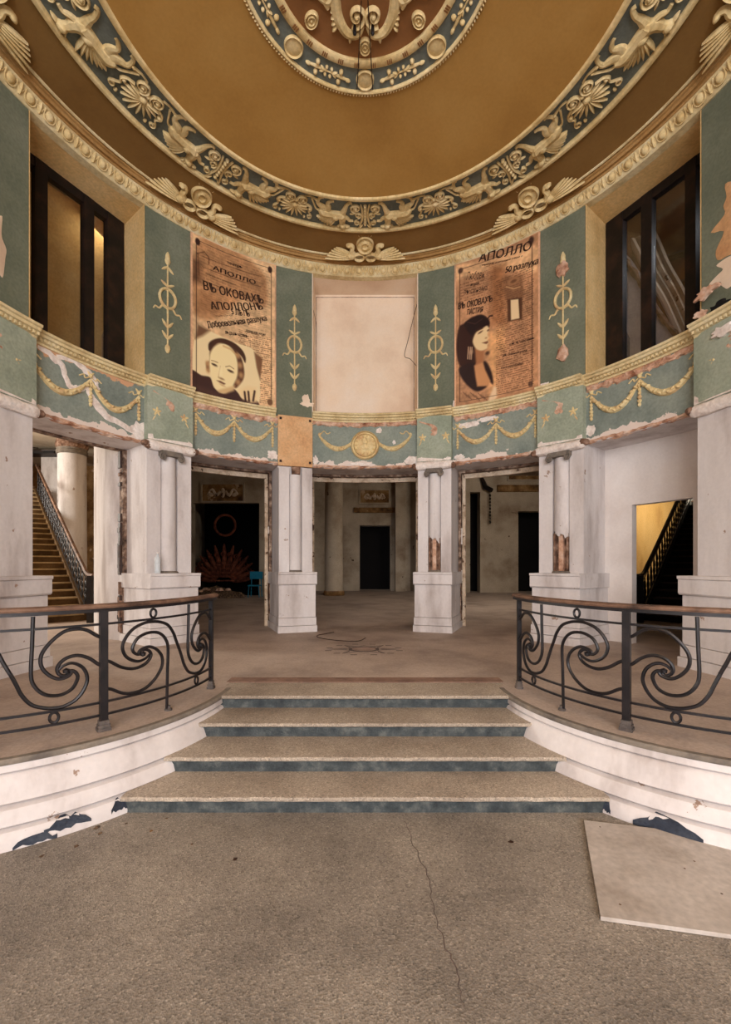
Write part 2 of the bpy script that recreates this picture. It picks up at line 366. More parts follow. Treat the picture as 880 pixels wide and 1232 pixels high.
def slab_poly():
    # platform slab: front part as strips so that no polygon is concave
    mb = MB(); xs = []
    for sg in (1, -1):
        pts = [edge_pt(s, .0, sg) for s in np.linspace(0, 90, 25)]+[(sg*4.7, EC[1]-ER)]
        for i in range(len(pts)-1):
            (x0, y0), (x1, y1) = pts[i], pts[i+1]
            mb.add([(x0, y0, FL-.035), (x1, y1, FL-.035), (x1, 4.3, FL-.035), (x0, 4.3, FL-.035), (x0, y0, FL), (x1, y1, FL), (x1, 4.3, FL), (x0, 4.3, FL)],
                   [(0, 3, 2, 1), (4, 5, 6, 7), (0, 1, 5, 4), (2, 3, 7, 6)])
    mb.box((-1.39, 4.06, FL-.2), (1.39, 4.44, FL-.032))
    mb.box((-20, 4.3, FL-.1), (-1.39, 4.44, FL)); mb.box((1.39, 4.3, FL-.1), (14, 4.44, FL)); mb.box((-20, 4.44, FL-.1), (14, 22, FL))
    return mb
upper = struct('floor', slab_poly(), PLAT, label='pinkish worn concrete floor of the raised hall')
# grey slab nosing and plaster courses of the podium
podium = {}
for sg, nm in ((1, 'right'), (-1, 'left')):
    pw = thing('podium_wall', 'white plastered curved podium wall on the %s of the steps' % nm, 'podium', edge_pt(45, 0, sg)+(0,), kind='structure')
    podium[sg] = pw
    fn = lambda s, o, z, sg=sg: edge_pt(s, o, sg)+(z,)
    def course(name, prof, m, s0=-8, s1=128):
        return obj(name, MB().sweep(prof, fn, np.linspace(s0, s1, 56)), m, pw)
    course('slab_edge', [(-.012, .464), (.032, .464), (.036, .475), (.036, .492), (.030, .5015), (-.012, .5015)], SLABEDGE, -1)
    course('plaster_course', [(-.25, .41), (.018, .412), (.028, .42), (.026, .463), (-.25, .463)], WHITE)
    course('plaster_course', [(-.25, .232), (.066, .236), (.085, .25), (.07, .30), (.05, .36), (.03, .395), (.012, .405), (-.25, .408)], WHITE)
    course('plaster_course', [(-.25, .114), (.112, .118), (.128, .13), (.118, .18), (.098, .215), (.06, .229), (-.25, .229)], WHITE)
    course('plaster_course', [(-.25, -.02), (.165, -.02), (.168, .02), (.155, .07), (.135, .098), (.10, .110), (-.25, .110)], WHITE)
    # broken places at the foot of the podium
    def hole(s0, s1, zt, zb, seed, m=BLUEPATCH, o0=.172, name='bared_patch'):
        r_ = random.Random(seed); n = 9; vs = []
        for i in range(n+1):
            s_ = s0+(s1-s0)*i/n; e = min(i, n-i)/(n/2)
            top = zb+(zt-zb)*(.35+.65*min(1, e*1.6))+(r_.random()-.5)*.02; bt = zb+(r_.random()*.02)*(1 if 0 < i < n else 0)
            oo = lambda z: float(np.interp(z, [0, .02, .07, .098, .11], [.168, .168, .155, .135, .11]))+.004
            for q in (0, .33, .66, 1): zz = max(.001, bt+(top-bt)*q); vs.append(fn(s_, oo(zz), zz))
        fs = [(4*i+j, 4*i+j+1, 4*i+5+j, 4*i+4+j) for i in range(n) for j in range(3)]
        obj(name, MB().add(vs, fs), m, pw, smooth=0)
    if sg < 0:
        hole(47, 54.5, .104, .035, 1); hole(52.5, 59, .055, .0, 2); hole(40, 43.5, .098, .03, 3)
    else:
        hole(46, 57, .10, .0, 4); hole(40.5, 42, .09, .01, 5)

# steps
steps = thing('entrance_steps', 'four wide terrazzo steps with blue grey risers between the curved podium walls', 'stairs', (0, 3.5, 0))
SY = [(2.97, .125, 1.66), (3.30, .25, 1.52), (3.66, .375, 1.47), (4.02, .5, 1.39)]
rnd = random.Random(11)
for i, (y, z, hx) in enumerate(SY):
    yb = (SY[i+1][0]+.06) if i < 3 else 4.42
    r_ = MB()   # riser with a shadow fillet under the nosing
    z0 = z-.125
    prof = [(y+.02, z0), (y, z0), (y, z-.048), (y-.012, z-.044), (y-.018, z-.034), (y+.02, z-.034)]
    r_.sweep(prof, lambda t, a, b: (t, a, b), np.linspace(-hx, hx, 30)); rr = obj('riser', r_, RISER, steps)
    if i == 3: z -= .002
    t_ = MB(); xs = np.linspace(-hx, hx, 60); nz = [rnd.random() for _ in xs]; vs = []; fs = []
    pr = [(yb, z-.03), (y-.03, z-.034), (y-.04, z-.026), (y-.041, z-.014), (y-.034, z-.003), (y-.02, z), (yb, z)]
    for k, x in enumerate(xs):
        wv = (nz[k]-.5)*.006*(1 if i < 2 else .6)
        for j, (a, b) in enumerate(pr): vs.append((x, a+(wv if 1 <= j <= 4 else 0), b+(wv*.5 if 2 <= j <= 4 else 0)))
    m_ = len(pr)
    for k in range(len(xs)-1):
        for j in range(m_): fs.append((k*m_+j, k*m_+(j+1) % m_, (k+1)*m_+(j+1) % m_, (k+1)*m_+j))
    fs += [tuple(range(m_)), tuple(range(len(vs)-m_, len(vs)))]
    obj('tread', t_.add(vs, fs), TERRS, steps)
mb = MB().box((-1.42, 4.43, FL-.05), (1.42, 4.60, FL+.006)); obj('border_inlay', mb, INLAYR, upper)
# eight pointed star inlaid in the upper floor
star = (at(438, 781, 6.17)[0], 6.17)
mb = MB(); m2 = MB()
for k in range(8):
    a = k*45*D2R+math.pi/2; L_ = .30 if k % 2 == 0 else .42; L_ = .52 if k in (2, 6) else L_
    c = lambda r, b: (star[0]+r*math.cos(a+b), star[1]+r*math.sin(a+b))
    for s_ in (1, -1):
        q = [c(.20, s_*.42), c(L_, 0), c(.26, s_*.10)]
        mb.add([(x, y, FL+.003) for x, y in q]+[(x, y, FL-.01) for x, y in q], [(0, 1, 2), (3, 5, 4), (0, 3, 4, 1), (1, 4, 5, 2), (2, 5, 3, 0)])
n = 20
mb.sweep([(.15, FL-.01), (.19, FL-.01), (.19, FL+.004), (.15, FL+.004)], lambda t, r, z: (star[0]+r*math.cos(t)*1.15, star[1]+r*math.sin(t), z), np.linspace(0, 2*math.pi, 33), False)
st_ = obj('star_inlay', mb, INLAY, upper, label='dark eight pointed star inlaid in the floor', smooth=0)
for k in range(12):
    a = (k+.5)*30*D2R; x, y = star[0]+.47*math.cos(a)*1.1, star[1]+.40*math.sin(a)
    obj('inlay_bar', MB().box((x-.045, y-.012, FL-.005), (x+.045, y+.012, FL+.003)), INLAY, upper)
disc = MB(); disc.prism([(star[0]+.15*math.cos(t)*1.15, star[1]+.15*math.sin(t)) for t in np.linspace(0, 2*math.pi, 20, False)], FL-.005, FL+.002)
obj('inlay_disc', disc, INLAYP, upper)

# ------------------------------------------------------------------ rotunda masonry
ZH, ZF, ZS, ZT = 3.54, 4.42, 4.55, 7.17      # door head, frieze top, string course top, wall top
wall_back = struct('wall_back', arcbox(-52.6, -13.65, R, RO, ZF, ZT), GREEN, label='green upper rotunda wall left of the central recess')
wall_back2 = struct('wall_back', arcbox(13.65, 52.6, R, RO, ZF, ZT), GREEN, label='green upper rotunda wall right of the central recess')
wall_left = struct('wall_left', arcbox(-112, -73.75, R, RO, ZF, ZT), GREEN, label='green upper rotunda wall at the left edge')
wall_right = struct('wall_right', arcbox(73.75, 112, R, RO, ZF, ZT), GREEN, label='green upper rotunda wall at the right edge')
lintel = struct('wall_lintel', arcbox(-180, 180, R, RO+.15, ZT, 7.9, 3), OCHREW, label='ring of masonry over the window recesses')
frz = struct('wall_frieze', arcbox(-112, 112, R, RO, ZH+.012, ZF), FRIEZE, label='flaking green frieze wall over the doorways')
obj('soffit', arcbox(-112, 112, R+.004, RO, ZH, ZH+.012), WHITE, frz)
lobby = MB()
# straight lobby walls behind the viewer
wl = struct('wall_left', MB().box((-4.85, -8.2, 0), (-4.2, 2.55, ZT)), WHITE_CLEAN, label='lobby wall left of the entrance')
wr = struct('wall_right', MB().box((4.2, -8.2, 0), (4.85, 2.55, ZT)), WHITE_CLEAN, label='lobby wall right of the entrance')
fw = MB()
for a, b in ((-4.85, -3.55), (-1.55, -1.0), (1.0, 1.55), (3.55, 4.85)): fw.box((a, -8.35, 0), (b, -8.05, ZT))
for a, b in ((-3.55, -1.55), (-1.0, 1.0), (1.55, 3.55)): fw.box((a, -8.35, 0), (b, -8.05, 1.2)); fw.box((a, -8.35, 6.0), (b, -8.05, ZT))
struct('wall_front', fw, WHITE_CLEAN, label='entrance wall with three tall windows behind the viewer')
fc = MB()
def hole_ceiling():
    mb = MB(); n = 36; vs = []; fs = []
    for i in range(n+1):
        t = 90+180*i/n; x, y, z = P(t, RO+.1, ZT)
        vs += [(x, min(y, 4.0), ZT), (4.95*(x/(RO+.1)), -8.4, ZT), (x, min(y, 4.0), ZT+.15), (4.95*(x/(RO+.1)), -8.4, ZT+.15)]
    for i in range(n):
        a, b = 4*i, 4*i+4; fs += [(a, b, b+1, a+1), (a+2, a+3, b+3, b+2)]
    return mb.add(vs, fs)
struct('ceiling', hole_ceiling(), OCHREW, label='flat lobby ceiling behind the dome')

# window recess linings
for a, nm in ((-1, 'left'), (1, 'right')):
    t0, t1 = 52.7, 73.65
    wp = wall_left if a < 0 else wall_right
    for t in (t0, t1):
        s_ = .12 if t == t0 else -.12
        obj('reveal', arcbox(a*t, a*(t+s_), R, RO, ZS-.03, ZT, 1), OCHREW, wp, label='ochre side of the window recess')
    obj('soffit', arcbox(a*t0, a*t1, R, RO, ZT-.012, ZT), OCHREW, wp)
    obj('sill', arcbox(a*t0, a*t1, R, RO, ZF, ZS-.03), CREAM, wp)
# central blind recess
rec = struct('wall_back', MB().add([], []).prism([P(-12.6, RO-.01, 0)[:2], P(12.6, RO-.01, 0)[:2], P(12.6, RO+.12, 0)[:2], P(-12.6, RO+.12, 0)[:2]], ZF, ZT+.1), CREAMW,
             label='plain cream back of the central blind recess')
def recess_side(a):
    p = [P(a*13.7, R, 0)[:2], P(a*13.45, R, 0)[:2], P(a*11.95, RO-.005, 0)[:2], P(a*13.2, RO-.005, 0)[:2]]
    obj('reveal', MB().prism(p, ZF, ZT), CREAMW, rec)
recess_side(1); recess_side(-1)
obj('soffit', arcbox(-13.5, 13.5, R+.002, RO, ZT-.014, ZT), CREAMW, rec)
obj('sill', arcbox(-13.5, 13.5, R+.002, RO, ZF, ZS-.01), CHIPW, rec)
yb = P(0, RO*math.cos(12.6*D2R), 0)[1]-.012
fr = MB()
for x0, x1, z0, z1 in ((-.99, .99, 7.10, 7.112), (-.99, -.98, 4.6, 7.11), (.98, .99, 4.6, 7.11)): fr.box((x0, yb, z0), (x1, yb+.01, z1))
obj('frame_line', fr, RAW, rec, label='thin brown line round the recess')
cb = thing('hanging_cable', 'thin dark cable hanging down the right side of the central recess', 'cable', at(502, 438, 8.1))
obj('cable', MB().tube(cr([at(502, 366, 8.15), at(497, 385, 8.4), at(491, 410, 8.5), at(487, 428, 8.5), at(494, 432, 8.45), at(501, 440, 8.2)], 6), .006, 5), INK, cb)
cb2 = thing('hanging_cable', 'short thin cable at the left edge of the central recess', 'cable', at(377, 380, 8.1))
obj('cable', MB().tube(cr([at(375.6, 362, 8.12), at(377, 372, 8.2), at(380, 386, 8.4), at(381, 400, 8.5)], 5), .004, 5), INK, cb2)

# ------------------------------------------------------------------ pillars
def pillar(tc, hw, label, broken=False, capital=True, cushion=True, bare=False, column=True, seed=1):
    rz = -tc*D2R; loc = P(tc, R, FL)
    o = thing('pillar', label, 'pillar', loc, 0)
    def part(name, mb, m, lab=None, sm=35): return obj(name, mb, m, o, lab, smooth=sm)
    A = lambda d0, d1, r0, r1, z0, z1: arcbox(tc+d0, tc+d1, r0, r1, z0, z1, 20)
    e = .55
    # plinth courses
    part('plinth_base', A(-hw-e-.35, hw+e+.35, 3.90, RO+.02, FL, .615), WHITE)
    part('plinth_course', A(-hw-e-.15, hw+e+.15, 3.925, RO+.01, .622, .757), WHITE)
    part('plinth', A(-hw-e, hw+e, 3.95, RO+.01, .763, 1.345), WHITE)
    part('plinth_cap', ring([(RO+.02, 1.35), (3.925, 1.35), (3.905, 1.37), (3.905, 1.53), (3.885, 1.54), (3.885, 1.575), (RO+.02, 1.575)], tc-hw-e-.3, tc+hw+e+.3, 20), WHITE)
    zt = ZH-.0
    part('pier', A(-hw, hw, 4.235, RO, 1.575, zt), WHITE)
    w3 = hw*2*.31
    if not column: part('pilaster_strip', A(-hw, hw, 4.14, 4.24, 1.575, zt-.03), WHITE)
    else: part('pilaster_strip', A(-hw, -hw+w3, 4.14, 4.24, 1.575, zt-.03 if not bare else zt-.06), WHITE)
    if column: part('pilaster_strip', A(hw-w3, hw, 4.14, 4.24, 1.575, zt-.03 if not bare else zt-.05), WHITE)
    if column:
        cr_ = hw*D2R*4.2*.385; c = P(tc, 4.225, 0)
        z0, z1 = 1.60, (3.40 if not bare else 3.36); rnd_ = random.Random(seed)
        zb = 2.22 if broken else z0
        n = 28; vs = []; fs = []
        for i in range(n+1):
            a = (-tc+180+180*i/n)*D2R
            jz = zb+(((i/n)-.2)*-.16 + (rnd_.random()-.5)*.07 if broken else 0)
            for z, q in ((jz, 1.0), (jz+.25, 1.0), (2.9, .975), (z1-.06, .95), (z1, .97)):
                vs.append((c[0]+cr_*q*math.cos(a), c[1]+cr_*q*math.sin(a), z))
        for i in range(n):
            for k in range(4): fs.append((i*5+k, (i+1)*5+k, (i+1)*5+k+1, i*5+k+1))
        part('half_column', MB().add(vs, fs), WHITE)
        if broken:
            core = MB(); ux = Vector((math.cos(-tc*D2R), math.sin(-tc*D2R), 0)); uy = Vector((math.sin(tc*D2R), math.cos(tc*D2R), 0))
            cv = Vector((c[0], c[1], 0))
            def rib(u, w_, d, z0_, z1_, m, nm):
                q = [cv+ux*(u-w_)-uy*d, cv+ux*(u+w_)-uy*d, cv+ux*(u+w_)+uy*.05, cv+ux*(u-w_)+uy*.05]
                part(nm, MB().prism([(p.x, p.y) for p in q], z0_, z1_), m, 'exposed brown core of the broken column' if nm == 'column_core' else None)
            rib(0, cr_*.95, .03, z0, 2.35, BRICK, 'column_core'); rib(-cr_*.75, .014, .09, z0, 2.2, BRICK, 'core_rib'); rib(cr_*.72, .016, .08, z0, 2.2, BRICK, 'core_rib')
            rib(-cr_*.05, .035, .07, z0, 2.3, RUBBLE, 'core_rib')
        b_ = MB(); pr = [(0, 0), (cr_*1.2, 0), (cr_*1.25, .015), (cr_*1.2, .03), (cr_*1.02, .04)]
        b_.lathe(pr, (c[0], c[1], 1.57), 20, -tc+175, -tc+365); part('column_base', b_, SLABEDGE)
    if capital and column:
        cp = MB(wallmap(tc, 4.10)); cw = cr_*1.0
        mb = MB(wallmap(tc, 4.14)); mb.plate([(-cw*1.25, 3.385), (cw*1.25, 3.385), (cw*1.25, 3.46), (-cw*1.25, 3.46)], .12, .96)
        cap = part('capital', mb, SLABEDGE, 'grey brown volute capital')
        for s_ in (-1, 1):
            vb = MB(wallmap(tc, 4.04)); vb.spiral(s_*cw*1.0, 3.365, .055, .01, 90, -1.6*s_, .014, .03, 18); vb.dome(s_*cw*1.0, 3.365, .05, .05, .018)
            obj('volute', vb, SLABEDGE, cap)
    if cushion:
        rnd_ = random.Random(seed+5); mb = MB(); ts = stations(tc-hw-.5, tc+hw+.5, .7); rad = .075; m_ = 10; vs = []
        for i, t in enumerate(ts):
            q = 1 if 0 < i < len(ts)-1 else .75
            for k in range(m_):
                a = 2*math.pi*k/m_; j = 1+(rnd_.random()-.5)*.12
                vs.append(P(t, 4.10+rad*q*math.cos(a)*j*.9, 3.525+rad*q*math.sin(a)*j))
        fs = [(i*m_+k, i*m_+(k+1) % m_, (i+1)*m_+(k+1) % m_, (i+1)*m_+k) for i in range(len(ts)-1) for k in range(m_)]+[tuple(range(m_)), tuple(range(len(vs)-m_, len(vs)))]
        part('cushion_moulding', MB().add(vs, fs), CHIPW)
        for s_ in (-1, 1):
            t = tc+s_*(hw+.45); q = P(t, 4.10, 3.52); mb = MB(); rn = random.Random(seed+s_)
            for k in range(3): mb.lathe([(0, -.05), (.045, -.03), (.06, .01), (.04, .04), (0, .055)], (q[0]+(rn.random()-.5)*.05, q[1]+(rn.random()-.5)*.05, q[2]+(rn.random()-.5)*.05), 7)
            part('broken_end', mb, BRICK, None, 0)
    if bare:
        part('bare_block', A(-hw-.1, hw+.1, 4.165, 4.22, ZH-.02, 4.44), TAN, 'bare tan plaster where the frieze block fell off')
        mb = MB(wallmap(tc, 4.165))
        for u in (-.27, .27):
            for z in (3.60, 4.38): mb.plate([(u-.022, z-.022), (u+.022, z-.022), (u+.022, z+.022), (u-.022, z+.022)], .012)
        part('iron_cramp', mb, INK)
        mb = MB(wallmap(tc, 4.16)); mb.plate([(-.07, 3.36), (.08, 3.36), (.09, 3.52), (-.08, 3.50)], .05); part('exposed_brick', mb, BRICK)
    else:
        part('frieze_block', A(-hw-.15, hw+.15, 4.09, 4.22, 3.60, 4.44), BLOCK)
        f = wallmap(tc, 4.09)
        mb = MB(f)   # broken crest in the middle
        mb.stroke(cr([(-.27, 4.34), (-.16, 4.30), (-.06, 4.26), (.02, 4.19), (.03, 4.08)], 4), [.012, .02, .035, .05, .03], .02)
        rn = random.Random(seed+40)
        for _ in range(9): mb.dome(-.01+.09*(rn.random()-.5), 4.16+.16*(rn.random()-.5), .03+.02*rn.random(), .025+.03*rn.random(), .03, rn.random()*180, n=7, k=2)
        part('crest', mb, RUBBLE)
        for s_ in (-1, 1):
            mb = MB(f)
            for k in range(5): mb.leaf(s_*.21, 4.04, 90+72*k, .075, .022, .02)
            mb.dome(s_*.21, 4.04, .022, .022, .03, n=8)
            mb.leaf(s_*.21+.02*s_, 3.98, -90+30*s_, .10, .014, .015)
            part('flower', mb, GARL)
        mb = MB(f); rn = random.Random(seed+9); pts = [(-hw*D2R*4.15, 3.605)]
        for k in range(13): pts.append((-hw*D2R*4.1+2*hw*D2R*4.1*k/12, 3.64+rn.random()*.07))
        pts.append((hw*D2R*4.15, 3.605)); mb.plate(pts, .006, .97); part('chipped_edge', mb, CHIPW)
    return o
pillar(-17.95, 4.25, 'white pillar left of the central doorway, its frieze block fallen to bare tan plaster', capital=False, cushion=False, bare=True, seed=1)
pillar(17.95, 4.25, 'white pillar right of the central doorway with lower half column broken open', broken=True, seed=2)
pillar(-47.9, 4.8, 'white pillar beside the left stair bay with intact half column and bottle on plinth', seed=3)
pillar(47.9, 4.8, 'white pillar left of the walled-up right bay with broken half column', broken=True, seed=4)
pillar(-79.9, 6.2, 'plain white pillar cut by the left edge of view', seed=5, column=False)
pillar(79.9, 6.2, 'plain white pillar cut by the right edge of view', seed=6, column=False)
for a in (-1, 1):   # masonry closing the ring to the lobby
    struct('wall_left' if a < 0 else 'wall_right', arcbox(a*86, a*112, R, RO, 0, ZH, 3), WHITE_CLEAN, label='white lower wall towards the lobby on the %s' % ('left' if a < 0 else 'right'))
    struct('wall_left' if a < 0 else 'wall_right', arcbox(a*73, a*112, R, RO, 0, FL-.01, 3), WHITE_CLEAN, label='base under the last pillar on the %s' % ('left' if a < 0 else 'right'))

# ------------------------------------------------------------------ string course and cornice
def string_seg(t0, t1, off=0.0, z=ZS, parent=None, nm='string_moulding'):
    r = R-off
    pr = [(r+.1, z-.15), (r-.015, z-.15), (r-.02, z-.125), (r-.045, z-.12), (r-.05, z-.085), (r-.09, z-.075), (r-.095, z-.045), (r-.12, z-.035), (r-.125, z-.008), (r-.11, z), (r+.1, z)]
    return obj(nm, ring(pr, t0, t1), CREAM, parent)
sc_ = thing('trim_1', 'cream string course moulding with dentils round the rotunda', None, (0, 8.2, ZS), kind='structure')
segs = [(-112, -86.2, 0), (-86.2, -73.6, .1), (-73.6, -52.9, 0), (-52.9, -42.9, .1), (-13.6, 13.4, 0), (13.4, 22.6, .1), (22.6, 42.9, 0), (42.9, 52.9, .1), (52.9, 73.6, 0), (73.6, 86.2, .1), (86.2, 112, 0)]
dent = MB()
for t0, t1, off in segs:
    string_seg(t0, t1, off, ZS, sc_)
    t = t0+.2
    while t < t1-.3:
        dent.sweep([(R-off-.045, ZS-.12), (R-off-.072, ZS-.12), (R-off-.072, ZS-.085), (R-off-.045, ZS-.085)], lambda q, r, z: P(q, r, z), [t, t+.35]); t += .75
string_seg(-42.9, -22.9, 0, ZS-.02, sc_)
tag(obj('dentils', dent, CREAM, sc_, smooth=0), kind='stuff')
for t0, t1, z0, z1, sd in ((-42.5, -13.8, 4.27, 4.42, 1), (-13.4, 13.4, 4.30, 4.42, 2), (23, 42.6, 4.30, 4.43, 3), (53, 73.4, 4.28, 4.41, 4)):
    jag(t0, t1, z0, z1, RUBBLE, sd, frz)
for t0, t1, sd in ((-73.5, -52.8, 11), (-42.8, -22.4, 12), (-13.4, 13.4, 13), (22.6, 42.9, 14), (52.8, 73.5, 15)):
    jag(t0, t1, ZH-.01, ZH+.055, RUBBLE, sd, frz, depth=.025)
for t, z, w_, h_, sd in ((-23.6, 3.70, .22, .20, 1), (12.2, 3.66, .34, .22, 2), (-12.8, 3.66, .12, .2, 3), (3.6, 4.25, .12, .13, 4), (-1, 3.62, .6, .06, 5), (26.2, 4.22, .55, .12, 6), (31, 4.27, .4, .1, 7),
                         (24, 3.66, .22, .12, 8), (-53.6, 3.72, .3, .3, 9), (53.7, 3.72, .18, .2, 10), (7.5, 4.02, .07, .1, 11)):
    patch(t, z, w_, h_, CHIPW, sd, frz, name='chipped_patch')
# white scar running through the left garlands
scar = MB(wallmap(-63, R))
u_ = lambda px, py: None
def wpt(px, py, r=R):      # wall coordinates (theta, z) of a photograph point on the rotunda wall
    a = (px-CX)/F; A = 1+a*a; B = -2*ZC; C = ZC*ZC-r*r; Z = (-B+math.sqrt(B*B-4*A*C))/(2*A)
    return math.degrees(math.atan2(a*Z, Z-ZC)), CAMZ-(py-HY)/F*Z
def wstroke(pts, wd, h, m, parent, name, t0, r=R, n=4, label=None, jit=0, seed=0):
    rn = random.Random(seed); q = []
    for px, py in cr(pts, n):
        t, z = wpt(px, py, r); q.append(((t-t0)*D2R*r+(rn.random()-.5)*jit, z+(rn.random()-.5)*jit))
    return obj(name, MB(wallmap(t0, r)).stroke(q, wd, h), m, parent, label)
wstroke([(46, 416), (62, 428), (74, 440), (82, 462), (92, 468), (104, 466), (112, 480), (128, 500), (150, 512), (168, 524)], [.02, .05, .035, .05, .03, .06, .04, .05], .008, CHIPW, frz, 'white_scar', -63, jit=.03, seed=4, label='white scar of lost paint through the left garlands')
wstroke([(68, 430), (88, 434), (104, 446), (116, 460), (118, 470)], [.03, .03, .05, .03, .02], .008, CHIPW, frz, 'white_scar', -63, jit=.03, seed=5)

# cornice
corn = thing('trim_2', 'cream cornice with egg and leaf moulding under the ceiling', None, (0, 8.2, ZT), kind='structure')
CPROF = [(R+.1, 7.155), (4.185, 7.155), (4.16, 7.175), (4.10, 7.285), (4.06, 7.29), (4.055, 7.31), (4.03, 7.315), (4.005, 7.34), (3.985, 7.345), (3.96, 7.365), (3.945, 7.37), (3.935, 7.395), (3.92, 7.40), (3.92, 7.45), (R+.1, 7.45)]
LEDGE = mat('ochre_brown_ledge_paint', (170, 130, 78), (146, 106, 58), (186, 148, 96), 2, bump=.05)
obj('egg_band', ring([(R+.1, 7.155), (4.185, 7.155), (4.16, 7.175), (4.10, 7.285), (4.085, 7.30), (R+.1, 7.30)], -180, 180, 2), CREAM, corn)
obj('ledge', ring([(R+.1, 7.30), (4.075, 7.30), (4.07, 7.325), (4.035, 7.33), (4.03, 7.315), (4.022, 7.315), (4.012, 7.345), (3.985, 7.352), (3.98, 7.37), (3.955, 7.375), (R+.1, 7.42)], -180, 180, 2), LEDGE, corn)
obj('fillet', ring([(3.96, 7.42), (3.958, 7.362), (3.945, 7.358), (3.93, 7.366), (3.92, 7.42)], -180, 180, 2), CREAM, corn)
mb = MB()
slope = math.atan2(.11, .06)
fe = lambda u, v, w: (u, -w*.88+v*-.48*-1*0 + (-w*.0) - v*.48, v*.88 - w*.48)
egg = MB(fe); egg.dome(0, 0, .048, .056, .045, n=10, k=3)
egg.stroke(cr([(-.06, .055), (-.066, 0), (-.045, -.05), (0, -.066), (.045, -.05), (.066, 0), (.06, .055)], 2), .008, .02, 4)
lf = MB(fe); lf.leaf(0, -.06, 90, .125, .022, .03); lf.leaf(0, -.05, 62, .085, .012, .02); lf.leaf(0, -.05, 118, .085, .012, .02)
eggO = obj('egg', egg, RELIEF, None, local=True); lfO = obj('leaf', lf, RELIEF, None, local=True)
NE = 114; first = True
for i in range(NE):
    t = -180+360*(i+.5)/NE
    if abs(t) > 100: continue
    for src, tt in ((eggO, t), (lfO, t+180/NE)):
        o = src if first and src in (eggO, lfO) and False else src.copy()
        COL.objects.link(o); o.parent = corn; o.matrix_parent_inverse = corn.matrix_basis.inverted(); o.location = P(tt, 4.128, 7.232); o.rotation_euler = (0, 0, -tt*D2R)
for o in (eggO, lfO): bpy.data.objects.remove(o)

# ------------------------------------------------------------------ ceiling
def surf(prof, name, m, parent=None, label=None, step=3):
    mb = MB(); ts = stations(-180, 180, step)[:-1]; k = len(prof); vs = []
    for t in ts: vs += [P(t, r, z) for r, z in prof]
    n = len(ts); fs = [(i*k+j, ((i+1) % n)*k+j, ((i+1) % n)*k+j+1, i*k+j+1) for i in range(n) for j in range(k-1)]
    mb.add(vs, fs); return struct(name, mb, m, parent, label, 60)
KZ, OZ, IZ, MZ = 7.37, 7.38, 7.31, 7.45
dome = [(2.6-(2.6-1.28)*i/12, IZ+(MZ-IZ)*math.sin(i/12*math.pi/2)) for i in range(13)]
ceil = surf([(3.93, KZ+.01), (3.6, 7.385), (3.36, OZ+.01)], 'ceiling', BROWN, label='brown cove ring of the dome between cornice and griffin band')
ceil2 = surf(dome, 'ceiling', OCHRE, label='ochre shallow dome between griffin band and central rosette')
# back-up shell above so that no light leaks
struct('ceiling', MB().lathe([(5.2, 7.9), (0, 7.95)], (0, ZC, 0), 48), OCHREW, label='added shell above the dome keeping stray light out')
band = thing('ceiling_frieze', 'blue grey dome band with cream griffins and palmettes', 'frieze', (0, ZC, OZ), kind='thing')
# it is a ring: ground, two mouldings, relief figures
def bandz(r): return OZ+(IZ-OZ)*(3.36-r)/(3.36-2.6)
mb = MB(); ts = stations(-180, 180, 3); 
obj('band_ground', ring([(2.58, IZ+.035), (3.38, OZ+.035), (3.38, OZ+.06), (2.58, IZ+.06)], -180, 180, 3), BLUE, band)
def torus_mould(r, z, w_, h_): return [(r-w_, z+.03), (r-w_, z), (r-w_*.6, z-h_*.8), (r, z-h_), (r+w_*.6, z-h_*.8), (r+w_, z), (r+w_, z+.03)]
obj('ring_moulding', ring(torus_mould(3.34, OZ, .035, .03), -180, 180, 2), RELIEF, band)
obj('ring_moulding', ring(torus_mould(2.63, IZ+.004, .04, .03), -180, 180, 2), RELIEF, band)
rb = 3.0; zb = bandz(rb)+.03
sl = (OZ-IZ)/(3.36-2.6)
fb = lambda u, v, w: (u, v, v*sl-w)          # v outward along the radius, relief hangs down
def copies(src, lst, parent, name=None):
    for i, (t, r, z) in enumerate(lst):
        o = src if i == 0 else src.copy()
        if i: COL.objects.link(o)
        o.parent = parent; o.matrix_parent_inverse = parent.matrix_basis.inverted(); o.location = P(t, r, z); o.rotation_euler = (0, 0, -t*D2R)
